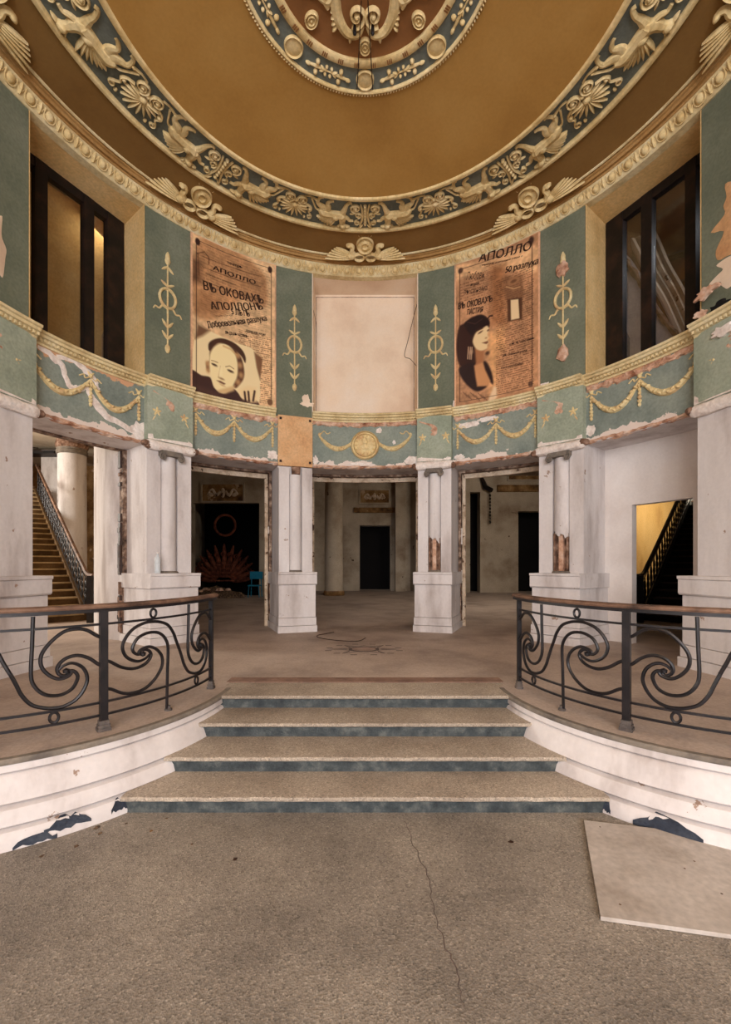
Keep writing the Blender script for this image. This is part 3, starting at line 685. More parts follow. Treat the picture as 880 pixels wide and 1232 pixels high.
def griffin(s):
    g = MB(lambda u, v, w: fb(u*s, v, w))
    g.stroke(cr([(-.21, -.06), (-.15, 0), (-.03, .02), (.08, .02), (.15, .03), (.19, .0)], 4), [.04, .085, .07, .075, .085, .05], .075)         # body
    g.stroke(cr([(-.15, 0), (-.17, -.1), (-.25, -.17), (-.24, -.25), (-.205, -.30), (-.17, -.30)], 4), [.075, .06, .032, .024, .024, .02], .05)     # hind leg
    g.stroke(cr([(-.13, 0), (-.08, -.1), (-.10, -.19), (-.05, -.24), (-.005, -.25)], 4), [.07, .05, .03, .024, .018], .045)
    g.stroke(cr([(.15, .0), (.18, -.1), (.195, -.19), (.235, -.26), (.27, -.25)], 4), [.06, .042, .03, .024, .02], .045)          # raised fore leg
    g.stroke(cr([(.16, .05), (.24, .07), (.29, .12), (.35, .11)], 4), [.05, .035, .024, .02], .045)
    g.stroke(cr([(.14, .03), (.17, .10), (.17, .17), (.185, .22)], 4), [.08, .065, .05, .045], .07)           # neck
    g.dome(.19, .24, .062, .048, .08, 20); g.leaf(.22, .25, 12, .09, .024, .045, -.02); g.leaf(.165, .26, 105, .075, .016, .04); g.leaf(.14, .25, 125, .07, .016, .04)
    for k in range(7): g.leaf(.06-.018*k, .05, 102+9*k, .26-.008*k, .026, .055, .03)     # wing feathers
    g.dome(.05, .05, .075, .065, .085, 30)
    g.stroke(cr([(-.20, -.02), (-.27, -.05), (-.31, -.14), (-.35, -.25)], 4), [.018, .013, .012, .016], .03)         # tail
    return g
gr = obj('griffin', griffin(1), RELIEF, band, local=True); gl = obj('griffin', griffin(-1), RELIEF, band, local=True)
per = 43.4; ks = [-4, -3, -2, -1, 0, 1, 2, 3]
copies(gr, [(k*per-10.0, rb, zb) for k in ks], band); copies(gl, [(k*per+10.0, rb, zb) for k in ks], band)
fp = MB(fb)      # palmette the griffins face: lyre scrolls with a beaded stalk
for s_ in (-1, 1):
    fp.spiral(s_*.15, -.15, .085, .02, 90, -1.7*s_, .016, .04, 26); fp.spiral(s_*.12, .0, .06, .015, 90, 1.4*s_, .014, .035, 20)
    fp.spiral(s_*.13, .17, .05, .012, -90, 1.3*s_, .014, .035, 18); fp.dome(s_*.15, -.15, .03, .03, .05, n=8)
    fp.stroke(cr([(s_*.07, -.23), (s_*.04, -.05), (s_*.05, .1), (s_*.09, .24)], 4), [.012, .02, .02, .012], .035)
    fp.leaf(s_*.04, .22, 90-40*s_, .12, .02, .035); fp.leaf(s_*.16, -.04, 90-80*s_, .09, .016, .03)
for k in range(7): fp.dome(0, -.2+.065*k, .028, .03, .055, n=8)
fpo = obj('lyre_palmette', fp, RELIEF, band, local=True); copies(fpo, [(k*per, rb, zb) for k in ks], band)
bp_ = MB(fb)     # fan palmette between the griffins' tails
for k in range(11):
    a = 90+(k-5)*21; bp_.leaf(.02*math.cos(a*D2R), -.02+.02*math.sin(a*D2R), a, .25-.012*abs(k-5), .022, .045, -.02*(k-5)/5)
bp_.dome(0, -.02, .06, .05, .06); bp_.dome(0, -.11, .035, .03, .045, n=8)
for s_ in (-1, 1):
    bp_.spiral(s_*.10, -.15, .085, .018, 100 if s_ > 0 else 80, 1.9*s_, .014, .04, 28); bp_.dome(s_*.10, -.15, .025, .025, .05, n=8)
    bp_.stroke(cr([(s_*.16, -.09), (s_*.24, -.06), (s_*.27, .0), (s_*.24, .06), (s_*.29, .12)], 4), [.014, .014, .016, .012, .012], .035)
    bp_.dome(s_*.24, -.01, .028, .03, .045, n=8); bp_.spiral(s_*.27, .16, .045, .012, -90, 1.3*s_, .011, .03, 16); bp_.dome(s_*.20, .20, .02, .03, .03, n=8)
    bp_.stroke(cr([(s_*.11, -.24), (s_*.19, -.26), (s_*.28, -.24)], 4), [.012, .012, .02], .03); bp_.dome(s_*.29, -.24, .03, .022, .04, n=8)
bpo = obj('fan_palmette', bp_, RELIEF, band, local=True); copies(bpo, [((k+.5)*per, rb, zb) for k in ks], band)

# winged emblems bridging the cove
tilt = .30
fE = lambda u, v, w: (u, v*.955-w*tilt, -v*tilt-w)
def emblem():
    o = MB(fE)
    o.dome(0, -.03, .15, .15, .045, n=24, k=2); o.stroke([(.14*math.cos(a), -.03+.14*math.sin(a)) for a in np.linspace(0, 2*math.pi, 28, False)], .016, .07, closed=True)
    o.stroke([(.055*math.cos(a), -.03+.055*math.sin(a)) for a in np.linspace(0, 2*math.pi, 16, False)], .012, .075, closed=True)
    crown = MB(fE)
    for k in range(5): crown.leaf((k-2)*.045, -.16, -90+(k-2)*14, .14-.01*abs(k-2), .034, .05)
    wg = {}
    loops = MB(fE)
    for s_ in (-1, 1):
        loops.stroke([(s_*.105+.09*math.cos(a), .20+.062*math.sin(a)) for a in np.linspace(0, 2*math.pi, 20, False)], .018, .055, closed=True)
    ws = []
    for s_ in (-1, 1):
        m = MB(fE)
        for k in range(6): m.leaf(s_*(.21+.012*k), .235-.02*k, (0 if s_ > 0 else 180)-s_*(1+4.5*k), .52-.05*k, .026, .05, .0)
        m.dome(s_*.25, .18, .08, .07, .07); ws.append(m)
    necks = []
    for s_ in (-1, 1):
        m = MB(fE)
        m.stroke(cr([(s_*.20, .17), (s_*.24, .10), (s_*.22, .03), (s_*.26, -.01), (s_*.33, .0)], 4), [.05, .045, .036, .034, .022], .06); m.dome(s_*.285, -.01, .05, .034, .07); necks.append(m)
    return o, crown, loops, ws, necks
ER_, EZ_ = 3.67, 7.375
elabels = {0: 'cream winged disc emblem on the cornice above the central recess', -1: 'cream winged disc emblem on the cornice above the woman-in-beret poster side',
           1: 'cream winged disc emblem on the cornice right of the centre, near the right window', -2: 'cream winged emblem cut by the upper left edge of view', 2: 'cream winged emblem at the far right end of the cornice'}
proto = None
for k in (0, -1, 1, -2, 2):
    t = k*43.6; e = thing('winged_emblem', elabels[k], 'emblem', P(t, ER_, EZ_), -t*D2R, 'winged disc emblems round the cove')
    if proto is None:
        d, c_, l_, ws, ns = emblem(); proto = [obj('disc', d, RELIEF, e, local=True), obj('crown', c_, RELIEF, e, local=True), obj('loops', l_, RELIEF, e, local=True)]
        proto += [obj('wing', q, RELIEF, e, local=True) for q in ws]+[obj('swan_neck', q, RELIEF, e, local=True) for q in ns]
    else:
        for p in proto: q = p.copy(); COL.objects.link(q); q.parent = e; q.matrix_parent_inverse = Matrix.Identity(4)

# central rosette of the dome
med = thing('ceiling_rosette', 'large round rosette at the dome centre with cream discs and scrolls', 'rosette', (0, ZC, MZ))
obj('rosette_ground', ring([(.99, MZ+.005), (1.26, MZ+.005), (1.26, MZ+.04), (.99, MZ+.04)], -180, 180, 3), BLUE, med)
obj('rosette_centre', MB().lathe([(0, MZ+.02), (1.0, MZ+.02), (1.0, MZ+.05), (0, MZ+.05)], (0, ZC, 0), 72), MEDBR, med)
obj('rosette_moulding', ring(torus_mould(1.255, MZ, .02, .025), -180, 180, 3), RELIEF, med)
obj('rosette_moulding', ring([(.92, MZ+.03), (.92, MZ-.012), (.935, MZ-.02), (.985, MZ-.02), (1.0, MZ-.01), (1.005, MZ+.03)], -180, 180, 3), RELIEF, med)
rope = MB(lambda u, v, w: (u, v, -w)); rope.dome(0, 0, .011, .018, .022, 30, n=7, k=2)
ro = obj('rope_bead', rope, RELIEF, med, local=True); copies(ro, [(-180+360*i/230, 1.285, MZ+.0) for i in range(230)], med)
tri = MB(lambda u, v, w: (u, v, -w))
for k in (-1, 0, 1): tri.plate([(k*.022-.006, -.025), (k*.022+.006, -.025), (k*.022+.006, .025), (k*.022-.006, .025)], .012)
to = obj('triple_notch', tri, MEDBR, med, local=True); copies(to, [(-180+360*(i+.5)/32, .96, MZ-.015) for i in range(32)], med)
fd = lambda u, v, w: (u, v, -w)
ds = MB(fd); ds.dome(0, 0, .105, .105, .02, n=24, k=2); ds.stroke([(.098*math.cos(a), .098*math.sin(a)) for a in np.linspace(0, 2*math.pi, 24, False)], .01, .03, closed=True)
do = obj('disc', ds, RELIEF, med, local=True); copies(do, [(k*45.0, 1.12, MZ+.005) for k in range(-4, 4)], med)
dt = MB(fd)
dt.stroke([(-.27, 0), (-.15, 0), (0, 0), (.15, 0), (.27, 0)], [.008, .02, .007, .02, .008], .02)
for s_ in (-1, 1):
    for v in (-.055, .055): dt.dome(s_*.14, v, .026, .03, .035, n=8); dt.dome(s_*.03, v*.7, .018, .02, .03, n=8)
    dt.dome(s_*.24, 0, .035, .02, .03, n=8); dt.leaf(s_*.05, 0, 90-s_*60, .06, .014, .025); dt.leaf(s_*.05, 0, -90+s_*60, .06, .014, .025)
dto = obj('flower_dart', dt, RELIEF, med, local=True); copies(dto, [((k+.5)*45.0, 1.12, MZ+.005) for k in range(-4, 4)], med)
rs = MB(fd); rs.dome(0, 0, .07, .085, .02, n=18, k=2)
for q in (.06, .035): rs.stroke([(q*math.cos(a), q*1.2*math.sin(a)) for a in np.linspace(0, 2*math.pi, 18, False)], .009, .035, closed=True)
rs.dome(0, 0, .015, .015, .04, n=8)
rso = obj('oval_rosette', rs, RELIEF, med, local=True); copies(rso, [(k*45.0, .80, MZ+.02) for k in range(-4, 4)], med)
ac = MB(fd)
for s_ in (-1, 1):
    ac.stroke(cr([(0, -.28), (s_*.10, -.18), (s_*.16, -.05), (s_*.12, .10), (s_*.02, .14)], 5), [.045, .05, .045, .035, .02], .06)
ac = MB(fd)
ac.stroke(cr([(.30, -.22), (.27, -.05), (.18, .08), (.06, .10), (-.0, .02)], 5), [.06, .055, .045, .035, .02], .055)
ac.spiral(.07, -.06, .10, .02, 60, 1.5, .02, .045, 24); ac.dome(.07, -.06, .03, .03, .05, n=8)
for k in range(6):
    a = 100-22*k; ac.leaf(.13+.03*k, .10-.05*k, a-20, .075, .022, .04)
    ac.leaf(.28, -.2+.045*k, 5+8*k, .07, .02, .04)
ac.stroke(cr([(.30, -.25), (.36, -.18), (.46, -.2)], 4), [.05, .05, .02], .05)
ac2 = MB(); ac2.v = [(-x, y, z) for x, y, z in ac.v]; ac2.f = list(ac.f)
a1 = obj('acanthus_scroll', ac, RELIEF, med, local=True); a2 = obj('acanthus_scroll', ac2, RELIEF, med, local=True)
copies(a1, [(k*90.0+2, .60, MZ+.02) for k in range(-2, 2)], med); copies(a2, [(k*90.0-2, .60, MZ+.02) for k in range(-2, 2)], med)
hub = MB(fd); hub.dome(0, 0, .13, .13, .09, n=18)
for k in range(10): hub.leaf(.1*math.cos(k*36*D2R), .1*math.sin(k*36*D2R), k*36, .12, .035, .05)
h_ = obj('hub_rosette', hub, RELIEF, med, local=True); h_.matrix_parent_inverse = med.matrix_basis.inverted(); h_.location = (0, ZC, MZ+.02)
lamp = thing('ceiling_wires', 'two thin dark wires slung from the rosette rim to its centre hook', 'wire', (0, ZC, 7.2))
for tx, mid in ((-4.6, -.07), (4.4, .05)):
    a = P(tx, 1.2, MZ-.03); b = (mid*.4, ZC+.1, 7.20)
    obj('wire', MB().tube([a, ((a[0]+b[0])/2, (a[1]+b[1])/2, (a[2]+b[2])/2-.02), b], .006, 5), INK, lamp)
    q = (mid*1.6, ZC+.62, MZ-.06); obj('hook', MB().lathe([(0, -.03), (.02, -.01), (.022, .03), (.012, .1)], q, 8), IRON, lamp)
obj('centre_hook', MB().lathe([(0, -.05), (.04, -.03), (.05, .03), (.02, .10), (.015, .25)], (0, ZC+.02, 7.2), 12), IRON, lamp)

# ------------------------------------------------------------------ wall ornaments
def wl_map(u, v, w): return (u, -w, v)
def torch():
    o = MB(wl_map)
    o.stroke([(0, .1), (0, .5), (0, 1.0), (0, 1.45)], [.012, .014, .013, .012], .022)
    o.dome(0, .07, .045, .07, .035, n=10); o.leaf(0, .0, 90, .09, .03, .03)
    o.leaf(0, 1.42, 90, .17, .04, .035); o.dome(0, 1.45, .045, .06, .035, n=10)
    for s_ in (-1, 1):
        o.leaf(0, 1.36, 90-s_*130, .12, .022, .022); o.leaf(0, 1.05, 90-s_*60, .12, .022, .022)
        for z in (.22, .40): o.leaf(0, z, 90-s_*38, .14, .024, .022)
    return o
def wreath():
    o = MB(wl_map); o.stroke([(.125*math.cos(a), .86+.15*math.sin(a)) for a in np.linspace(0, 2*math.pi, 28, False)], .022, .035, closed=True)
    return o
def ribbon():
    o = MB(wl_map)
    for s_ in (-1, 1): o.stroke(cr([(0, .70), (s_*.08, .72), (s_*.13, .66), (s_*.19, .67), (s_*.22, .62)], 4), [.018, .016, .014, .014, .01], .02)
    return o
tlab = {-47.9: 'cream torch and wreath relief on green wall between left window and face poster',
        -18.1: 'cream torch and wreath relief between left poster and central recess',
        18.1: 'cream torch and wreath relief between central recess and right poster',
        48.0: 'damaged cream torch and wreath relief, top and bottom broken, beside the right window'}
pr_ = None
for t, lb in tlab.items():
    e = thing('torch_relief', lb, 'relief', P(t, R-.001, 4.92+(.12 if abs(t) > 30 else 0)), -t*D2R, 'torch reliefs on the green wall')
    if pr_ is None: pr_ = [obj('torch', torch(), GARL, e, local=True), obj('wreath', wreath(), GARL, e, local=True), obj('ribbon', ribbon(), GARL, e, local=True)]
    else:
        for p in pr_: q = p.copy(); COL.objects.link(q); q.parent = e; q.matrix_parent_inverse = Matrix.Identity(4)
    if t == 48.0:
        for z, sd in ((1.32, 3), (.0, 4)):
            mb = MB(wl_map); rn = random.Random(sd); mb.plate([((.07+.05*rn.random())*math.cos(a), z+(.09+.06*rn.random())*math.sin(a)) for a in np.linspace(0, 2*math.pi, 14, False)], .045, .7)
            obj('broken_patch', mb, RUBBLE, e, 'pink broken plaster', local=True)
    if t == -18.1:
        pass
patch(-15.2, 4.78, .16, .26, CREAMW, 21, wall_back, name='chipped_patch'); patch(-15.0, 4.70, .3, .12, CREAMW, 22, wall_back, name='chipped_patch')
patch(44, 4.62, .22, .1, CHIPW, 23, wall_back2, name='chipped_patch'); patch(23.2, 4.63, .16, .2, CHIPW, 24, wall_back2, name='chipped_patch')
patch(-79.3, 5.3, .36, 1.0, CREAMW, 25, wall_left, name='peeled_patch', rough=.4); 
patch(81.3, 5.6, .9, 1.5, TAN, 26, wall_right, name='peeled_patch', rough=.35, n=34); patch(80.9, 5.0, .9, .6, CREAMW, 27, wall_right, name='peeled_patch', rough=.35, n=30)
# rubble at the right string course end; hole's darkness painted as a black patch
for k, (px, py, w_, h_, m, sd) in enumerate(((868, 372, .32, .2, BLACK, 31), (852, 352, .34, .16, RUBBLE, 32), (872, 398, .34, .16, CHIPW, 33), (846, 378, .2, .12, RUBBLE, 34), (873, 455, .28, .2, TAN, 35), (862, 468, .2, .14, TAN, 36))):
    t, z = wpt(px, py, R-.12 if k < 4 else R); patch(t, z, w_, h_, m, sd, wall_right, r=R-.13 if k < 4 else R, name='rubble_and_shade_patch', th=.03, rough=.5)

# garlands
def swag(u0, z0, u1, z1, sag, n=10):
    return [(u0+(u1-u0)*i/n, z0+(z1-z0)*i/n-sag*(1-(2*i/n-1)**2)) for i in range(n+1)]
def garland(tc, knots, label, zk=4.27, sag=.36, tails=True, ends=None, parent_name='garland'):
    e = thing('garland_relief', label, 'garland', P(tc, R, 3.9), 0, 'garland reliefs on the green frieze')
    f = wallmap(tc, R)
    us = [(k-tc)*D2R*R for k in knots]
    for a, b in zip(us[:-1], us[1:]):
        mb = MB(f); pts = swag(a, zk-.05, b, zk-.05, sag, 14); mb.stroke(pts, [.012, .03, .042, .05, .042, .03, .012], .045)
        for i in range(1, 14):
            mb.dome(pts[i][0], pts[i][1]+.012*(-1)**i, .035, .026, .06, 40*(-1)**i, n=7, k=2)
        obj('swag', mb, GARL, e)
    for i, u in enumerate(us):
        mb = MB(f); mb.dome(u, zk, .028, .035, .04, n=8)
        for s_ in (-1, 1):
            mb.leaf(u, zk, 90-s_*40, .07, .016, .02); mb.stroke(cr([(u, zk-.01), (u+s_*.07, zk-.05), (u+s_*.09, zk-.01), (u+s_*.15, zk-.05)], 4), .009, .014)
        obj('ribbon_knot', mb, GARL, e)
        if tails:
            mb = MB(f)
            for k in range(7): mb.dome(u, zk-.08-.052*k, .022+.006*(k in (4, 5)), .032, .035, n=7, k=2)
            obj('tassel', mb, GARL, e)
    return e
garland(-63.2, [-85.2, -73.8, -63.2, -53.9], 'cream garland of swags over the left stair bay, crossed by white scars', zk=4.28, sag=.30)
garland(63.2, [53.9, 63.2, 73.8, 85.2], 'cream garland of swags over the walled-up right bay', zk=4.28, sag=.30)
garland(-32.9, [-41.8, -32.9, -23.6], 'cream double swag over the left doorway under the face poster', zk=4.26, sag=.27)
garland(32.9, [23.6, 32.9, 42.0], 'cream double swag over the right doorway under the profile poster', zk=4.22, sag=.27)
e = thing('garland_relief', 'cream round portrait medallion with a swag each side over the central doorway', 'garland', P(0, R, 3.9), 0, 'garland reliefs on the green frieze')
f = wallmap(0, R)
for s_ in (-1, 1):
    mb = MB(f); pts = swag(s_*.86, 4.12, s_*.25, 4.02, .17, 12); mb.stroke(pts, [.02, .04, .05, .04, .025], .045)
    for i in range(1, 12): mb.dome(pts[i][0], pts[i][1]+.012*(-1)**i, .034, .026, .058, 40*(-1)**i, n=7, k=2)
    obj('swag', mb, GARL, e)
    mb = MB(f); mb.stroke(cr([(s_*.86, 4.13), (s_*.78, 4.22), (s_*.72, 4.17), (s_*.66, 4.2)], 4), .01, .015); mb.dome(s_*.86, 4.15, .03, .04, .04, n=8); obj('ribbon_knot', mb, GARL, e)
mb = MB(f); mb.dome(0, 3.97, .27, .27, .03, n=32, k=2)
for q in (.26, .21): mb.stroke([(q*math.cos(a), 3.97+q*math.sin(a)) for a in np.linspace(0, 2*math.pi, 36, False)], .014, .055, closed=True)
md = obj('medallion', mb, GARL, e)
mb = MB(f); mb.dome(0, 3.93, .10, .05, .05); mb.stroke([(0, 3.90), (0, 4.0)], .035, .055); mb.dome(0, 4.03, .055, .07, .075, n=12); mb.dome(-.01, 4.08, .06, .04, .07, n=10)
for k in range(14):
    a = k*360/14; mb.leaf(.15*math.cos(a*D2R), 3.97+.15*math.sin(a*D2R), a, .05, .014, .045)
obj('portrait_bust', mb, RELIEF, md)

# ------------------------------------------------------------------ posters
def poster_mat():
    m = bpy.data.materials.new('poster_print'); m.use_nodes = True; nt = m.node_tree; b = nt.nodes['Principled BSDF']
    a = nt.nodes.new('ShaderNodeVertexColor'); a.layer_name = 'print'; nt.links.new(a.outputs[0], b.inputs['Base Color'])
    b.inputs['Roughness'].default_value = .5; b.inputs['Specular IOR Level'].default_value = .3
    return m
PRINT = poster_mat()
class Paint:
    def __init__(s, nx, ny, conv, base):
        s.S, s.T = np.meshgrid(np.linspace(0, 1, nx), np.linspace(0, 1, ny)); s.im = np.ones((ny, nx, 3))*np.array(base, float); s.conv = conv
        s.asp = 2.6/1.46; s.rs = np.random.RandomState(5)
    def poly(s, pts, col, al=1.0, soft=.006):
        if len(pts) >= 8: pts = cr(pts, 4, True)
        q = [s.conv(*p) for p in pts]; X, Y = s.S, s.T*s.asp; q = [(a, b*s.asp) for a, b in q]
        ins = np.zeros(X.shape, bool); d = np.full(X.shape, 9.0); n = len(q)
        for i in range(n):
            (x0, y0), (x1, y1) = q[i], q[(i+1) % n]
            c = ((y0 > Y) != (y1 > Y)) & (X < (x1-x0)*(Y-y0)/((y1-y0) or 1e-9)+x0); ins ^= c
            dx, dy = x1-x0, y1-y0; t = np.clip(((X-x0)*dx+(Y-y0)*dy)/(dx*dx+dy*dy+1e-12), 0, 1); d = np.minimum(d, np.hypot(X-x0-t*dx, Y-y0-t*dy))
        sd = np.where(ins, d, -d); m = np.clip(.5+sd/(2*soft), 0, 1)*al
        s.im = s.im*(1-m[..., None])+np.array(col, float)*m[..., None]
    def ell(s, c, rx, ry, col, al=1.0, soft=.3, rot=0):
        cs, ct = s.conv(*c); ex, ey = s.conv(c[0]+rx, c[1]), s.conv(c[0], c[1]+ry); rx = abs(ex[0]-cs)+1e-6; ry = abs(ey[1]-ct)*s.asp+1e-6
        a = rot*D2R; X, Y = s.S-cs, (s.T-ct)*s.asp; x = X*math.cos(a)+Y*math.sin(a); y = -X*math.sin(a)+Y*math.cos(a)
        r = np.hypot(x/rx, y/ry); m = np.clip((1+soft-r)/(2*soft), 0, 1)*al; s.im = s.im*(1-m[..., None])+np.array(col, float)*m[..., None]
    def line(s, pts, wd, col, al=1.0):
        q = [s.conv(*p) for p in pts]; X, Y = s.S, s.T*s.asp; d = np.full(X.shape, 9.0)
        for (x0, y0), (x1, y1) in zip(q[:-1], q[1:]):
            y0 *= s.asp; y1 *= s.asp; dx, dy = x1-x0, y1-y0; t = np.clip(((X-x0)*dx+(Y-y0)*dy)/(dx*dx+dy*dy+1e-12), 0, 1); d = np.minimum(d, np.hypot(X-x0-t*dx, Y-y0-t*dy))
        m = np.clip((wd*1.5-d)/wd, 0, 1)*al; s.im = s.im*(1-m[..., None])+np.array(col, float)*m[..., None]
    def rows(s, s0, s1, t0, t1, dt, col, al=.6, tilt=0.0):     # lines of small print
        rs = s.rs; T = s.T+tilt*s.S; k = np.floor((T-t0)/dt).astype(int); fr = (T-t0)/dt-k
        n = int((t1-t0)/dt)+2; w = (rs.rand(n+60, 120) > .28).astype(float)*(.6+.4*rs.rand(n+60, 120)); c = np.clip((s.S*118).astype(int), 0, 119); kk = np.clip(k, 0, n)
        m = ((fr > .3) & (fr < .8) & (s.S > s0) & (s.S < s1) & (T > t0) & (T < t1))*w[kk, c]*al; s.im = s.im*(1-m[..., None])+np.array(col, float)*m[..., None]
    def grain(s, amt=.10):
        ny, nx = s.S.shape; g = np.zeros((ny, nx))
        for f in (4, 9, 20, 45):
            a = s.rs.rand(f*2+2, f+2); yi = s.T*(f*2); xi = s.S*f; y0 = yi.astype(int); x0 = xi.astype(int); fy = yi-y0; fx = xi-x0
            g += ((a[y0, x0]*(1-fx)+a[y0, x0+1]*fx)*(1-fy)+(a[y0+1, x0]*(1-fx)+a[y0+1, x0+1]*fx)*fy-.5)*amt
        s.im *= (1+g)[..., None]
def poster(tc, hw, z0, z1, paint, label, texts, base_lab):
    o = thing('poster', label, 'poster', P(tc, R, z0), 0)
    obj('board', arcbox(tc-hw-.35, tc+hw+.35, R-.03, R-.004, z0-.02, z1+.01, 1), POSTER_EDGE, o)
    ny, nx, _ = paint.im.shape; me = bpy.data.meshes.new('print'); w_ = 2*hw
    org = np.array(P(tc, R, z0)); v = []
    th = (tc-hw+w_*paint.S)*D2R; z = z1-(z1-z0)*paint.T; r = R-.033
    v = np.stack([r*np.sin(th)-org[0], ZC+r*np.cos(th)-org[1], z-org[2]], -1).reshape(-1, 3)
    idx = np.arange(nx*ny).reshape(ny, nx); q = np.stack([idx[:-1, :-1], idx[1:, :-1], idx[1:, 1:], idx[:-1, 1:]], -1).reshape(-1, 4)
    me.vertices.add(len(v)); me.vertices.foreach_set('co', v.ravel()); me.loops.add(q.size); me.loops.foreach_set('vertex_index', q.ravel().astype(np.int32))
    me.polygons.add(len(q)); me.polygons.foreach_set('loop_start', (np.arange(len(q))*4).astype(np.int32)); me.update(calc_edges=True)
    ca = me.color_attributes.new('print', 'FLOAT_COLOR', 'POINT'); c = np.clip(paint.im.reshape(-1, 3), 0, 255)/255
    c = np.where(c <= .04045, c/12.92, ((c+.055)/1.055)**2.4); ca.data.foreach_set('color', np.concatenate([c, np.ones((len(c), 1))], 1).ravel().astype(np.float32))
    me.materials.append(PRINT); me.shade_smooth()
    p = bpy.data.objects.new('print', me); COL.objects.link(p); p.parent = o; p.location = (0, 0, 0)
    if base_lab: p['label'] = base_lab
    W = w_*D2R*r; H = z1-z0
    for txt, cx, cy, width, height, rot, bold in texts:      # cx, cy, width in poster fractions
        cu = bpy.data.curves.new('lettering', 'FONT'); cu.body = txt; cu.size = 1; cu.align_x = 'CENTER'; cu.align_y = 'CENTER'; cu.offset = 0; cu.resolution_u = 3
        t = bpy.data.objects.new('tmp', cu); COL.objects.link(t); dg = bpy.context.evaluated_depsgraph_get(); m = bpy.data.meshes.new_from_object(t.evaluated_get(dg))
        a = np.array([q.co[:] for q in m.vertices]); lo, hi = a.min(0), a.max(0); sx = width*W/(hi[0]-lo[0]); sy = height*H/(hi[1]-lo[1]); ctr = (lo+hi)/2; ca_, sa = math.cos(rot*D2R), math.sin(rot*D2R)
        bmq = bmesh.new(); bmq.from_mesh(m); 
        for vtx in bmq.verts:
            x, y = (vtx.co.x-ctr[0])*sx, (vtx.co.y-ctr[1])*sy; x, y = x*ca_-y*sa, x*sa+y*ca_
            s_ = cx+x/W; zz = z1-H*cy+y; pp = P(tc-hw+w_*s_, R-.036, zz); vtx.co = (pp[0]-org[0], pp[1]-org[1], pp[2]-org[2])
        if bold >= .008:     # heavier type: the same glyphs again, a hair to the side
            gd = bmesh.ops.duplicate(bmq, geom=bmq.verts[:]+bmq.edges[:]+bmq.faces[:]); dv = [g for g in gd['geom'] if isinstance(g, bmesh.types.BMVert)]
            for vtx in dv: vtx.co += Vector((math.cos(tc*D2R)*.011, -math.sin(tc*D2R)*.011, .004))
        bmq.to_mesh(m); bmq.free(); m.materials.clear(); m.materials.append(INK); m.name = 'lettering'
        q = bpy.data.objects.new('lettering', m); COL.objects.link(q); q.parent = o
        bpy.data.objects.remove(t); bpy.data.curves.remove(cu)
    return o
DK, MD = (58, 36, 30), (150, 104, 66)
cl = lambda X, Y: ((225+X/7.65-230)/104.5, ((375+Y/7.65)-(281.5+40*(225+X/7.65-230)/105))/(184.5-15*(225+X/7.65-230)/105))
cu_ = lambda X, Y: cl(X, Y-100*7.65)        # upper crop
pa = Paint(150, 270, cl, (228, 188, 142))
U = lambda pts: [(x, y-765) for x, y in pts]
pa.poly(U([(60, 200), (120, 90), (200, 60), (400, 140), (700, 390), (760, 520), (740, 720), (500, 640), (300, 800), (50, 760)]), (176, 124, 82), .75, .03)
pa.poly(U([(20, 250), (110, 300), (120, 480), (20, 500)]), (70, 44, 30), .7, .05)
pa.poly(U([(120, 560), (300, 640), (280, 740), (60, 760)]), (140, 96, 62), .5, .03)
pa.rows(.05, .95, .03, .30, .019, (90, 58, 38), .26, -.02); pa.rows(.10, .9, .30, .47, .014, (90, 58, 38), .22, -.02)
for y in (250, 345, 465): pa.line(U([(130, y), (700, y+190)]), .004, (80, 50, 34), .8)
pa.line(U([(80, 230), (150, 210), (190, 260), (190, 320)]), .006, (90, 56, 38), .8); pa.line(U([(90, 240), (100, 420)]), .006, (90, 56, 38), .7)
pa.rows(.55, .97, .50, .97, .0135, (120, 76, 48), .75, -.01)
pa.grain(.16)
pa.poly([(85, 95), (190, 150), (420, 250), (640, 350), (690, 560), (690, 650), (650, 850), (300, 800), (20, 700), (25, 520), (60, 200)], (240, 216, 168), 1, .006)
pa.poly([(85, 95), (200, 150), (130, 200), (62, 230)], (110, 76, 54), .95, .02)
pa.poly([(630, 355), (715, 430), (690, 620), (655, 500)], (120, 82, 56), .95, .012)
pa.poly([(25, 515), (120, 555), (205, 575), (240, 665), (330, 720), (420, 680), (470, 720), (520, 780), (650, 800), (650, 860), (300, 800), (20, 705)], (66, 42, 38), 1, .008)
pa.poly([(60, 640), (230, 700), (320, 760), (100, 700)], (96, 66, 56), .5, .03)
pa.poly([(200, 330), (250, 270), (400, 280), (490, 380), (525, 480), (528, 580), (480, 650), (425, 665), (300, 500), (185, 525), (165, 440), (195, 420)], (96, 62, 44), 1, .01)
for x, y in ((470, 380), (490, 470), (500, 560), (470, 620), (180, 450), (185, 510)): pa.ell((x, y), 22, 26, (206, 160, 108), .75, .6)
pa.poly([(205, 350), (240, 295), (300, 265), (370, 280), (430, 340), (465, 440), (465, 560), (430, 640), (400, 690), (330, 705), (270, 690), (225, 610), (200, 520), (195, 420)], (246, 224, 170), 1, .012)
pa.poly([(270, 690), (400, 660), (440, 650), (430, 700), (350, 722), (290, 712)], (214, 178, 126), .9, .015)
pa.poly([(188, 320), (192, 262), (250, 226), (330, 222), (430, 262), (510, 330), (545, 400), (540, 450), (505, 390), (440, 325), (370, 280), (290, 262), (240, 285), (205, 330)], (72, 46, 34), 1, .007)
pa.line([(330, 290), (400, 320), (450, 370)], .012, (206, 166, 112), .7)
pa.line([(215, 420), (240, 425), (275, 440)], .005, (120, 84, 56), .7); pa.line([(350, 478), (390, 472), (430, 500)], .005, (120, 84, 56), .7)
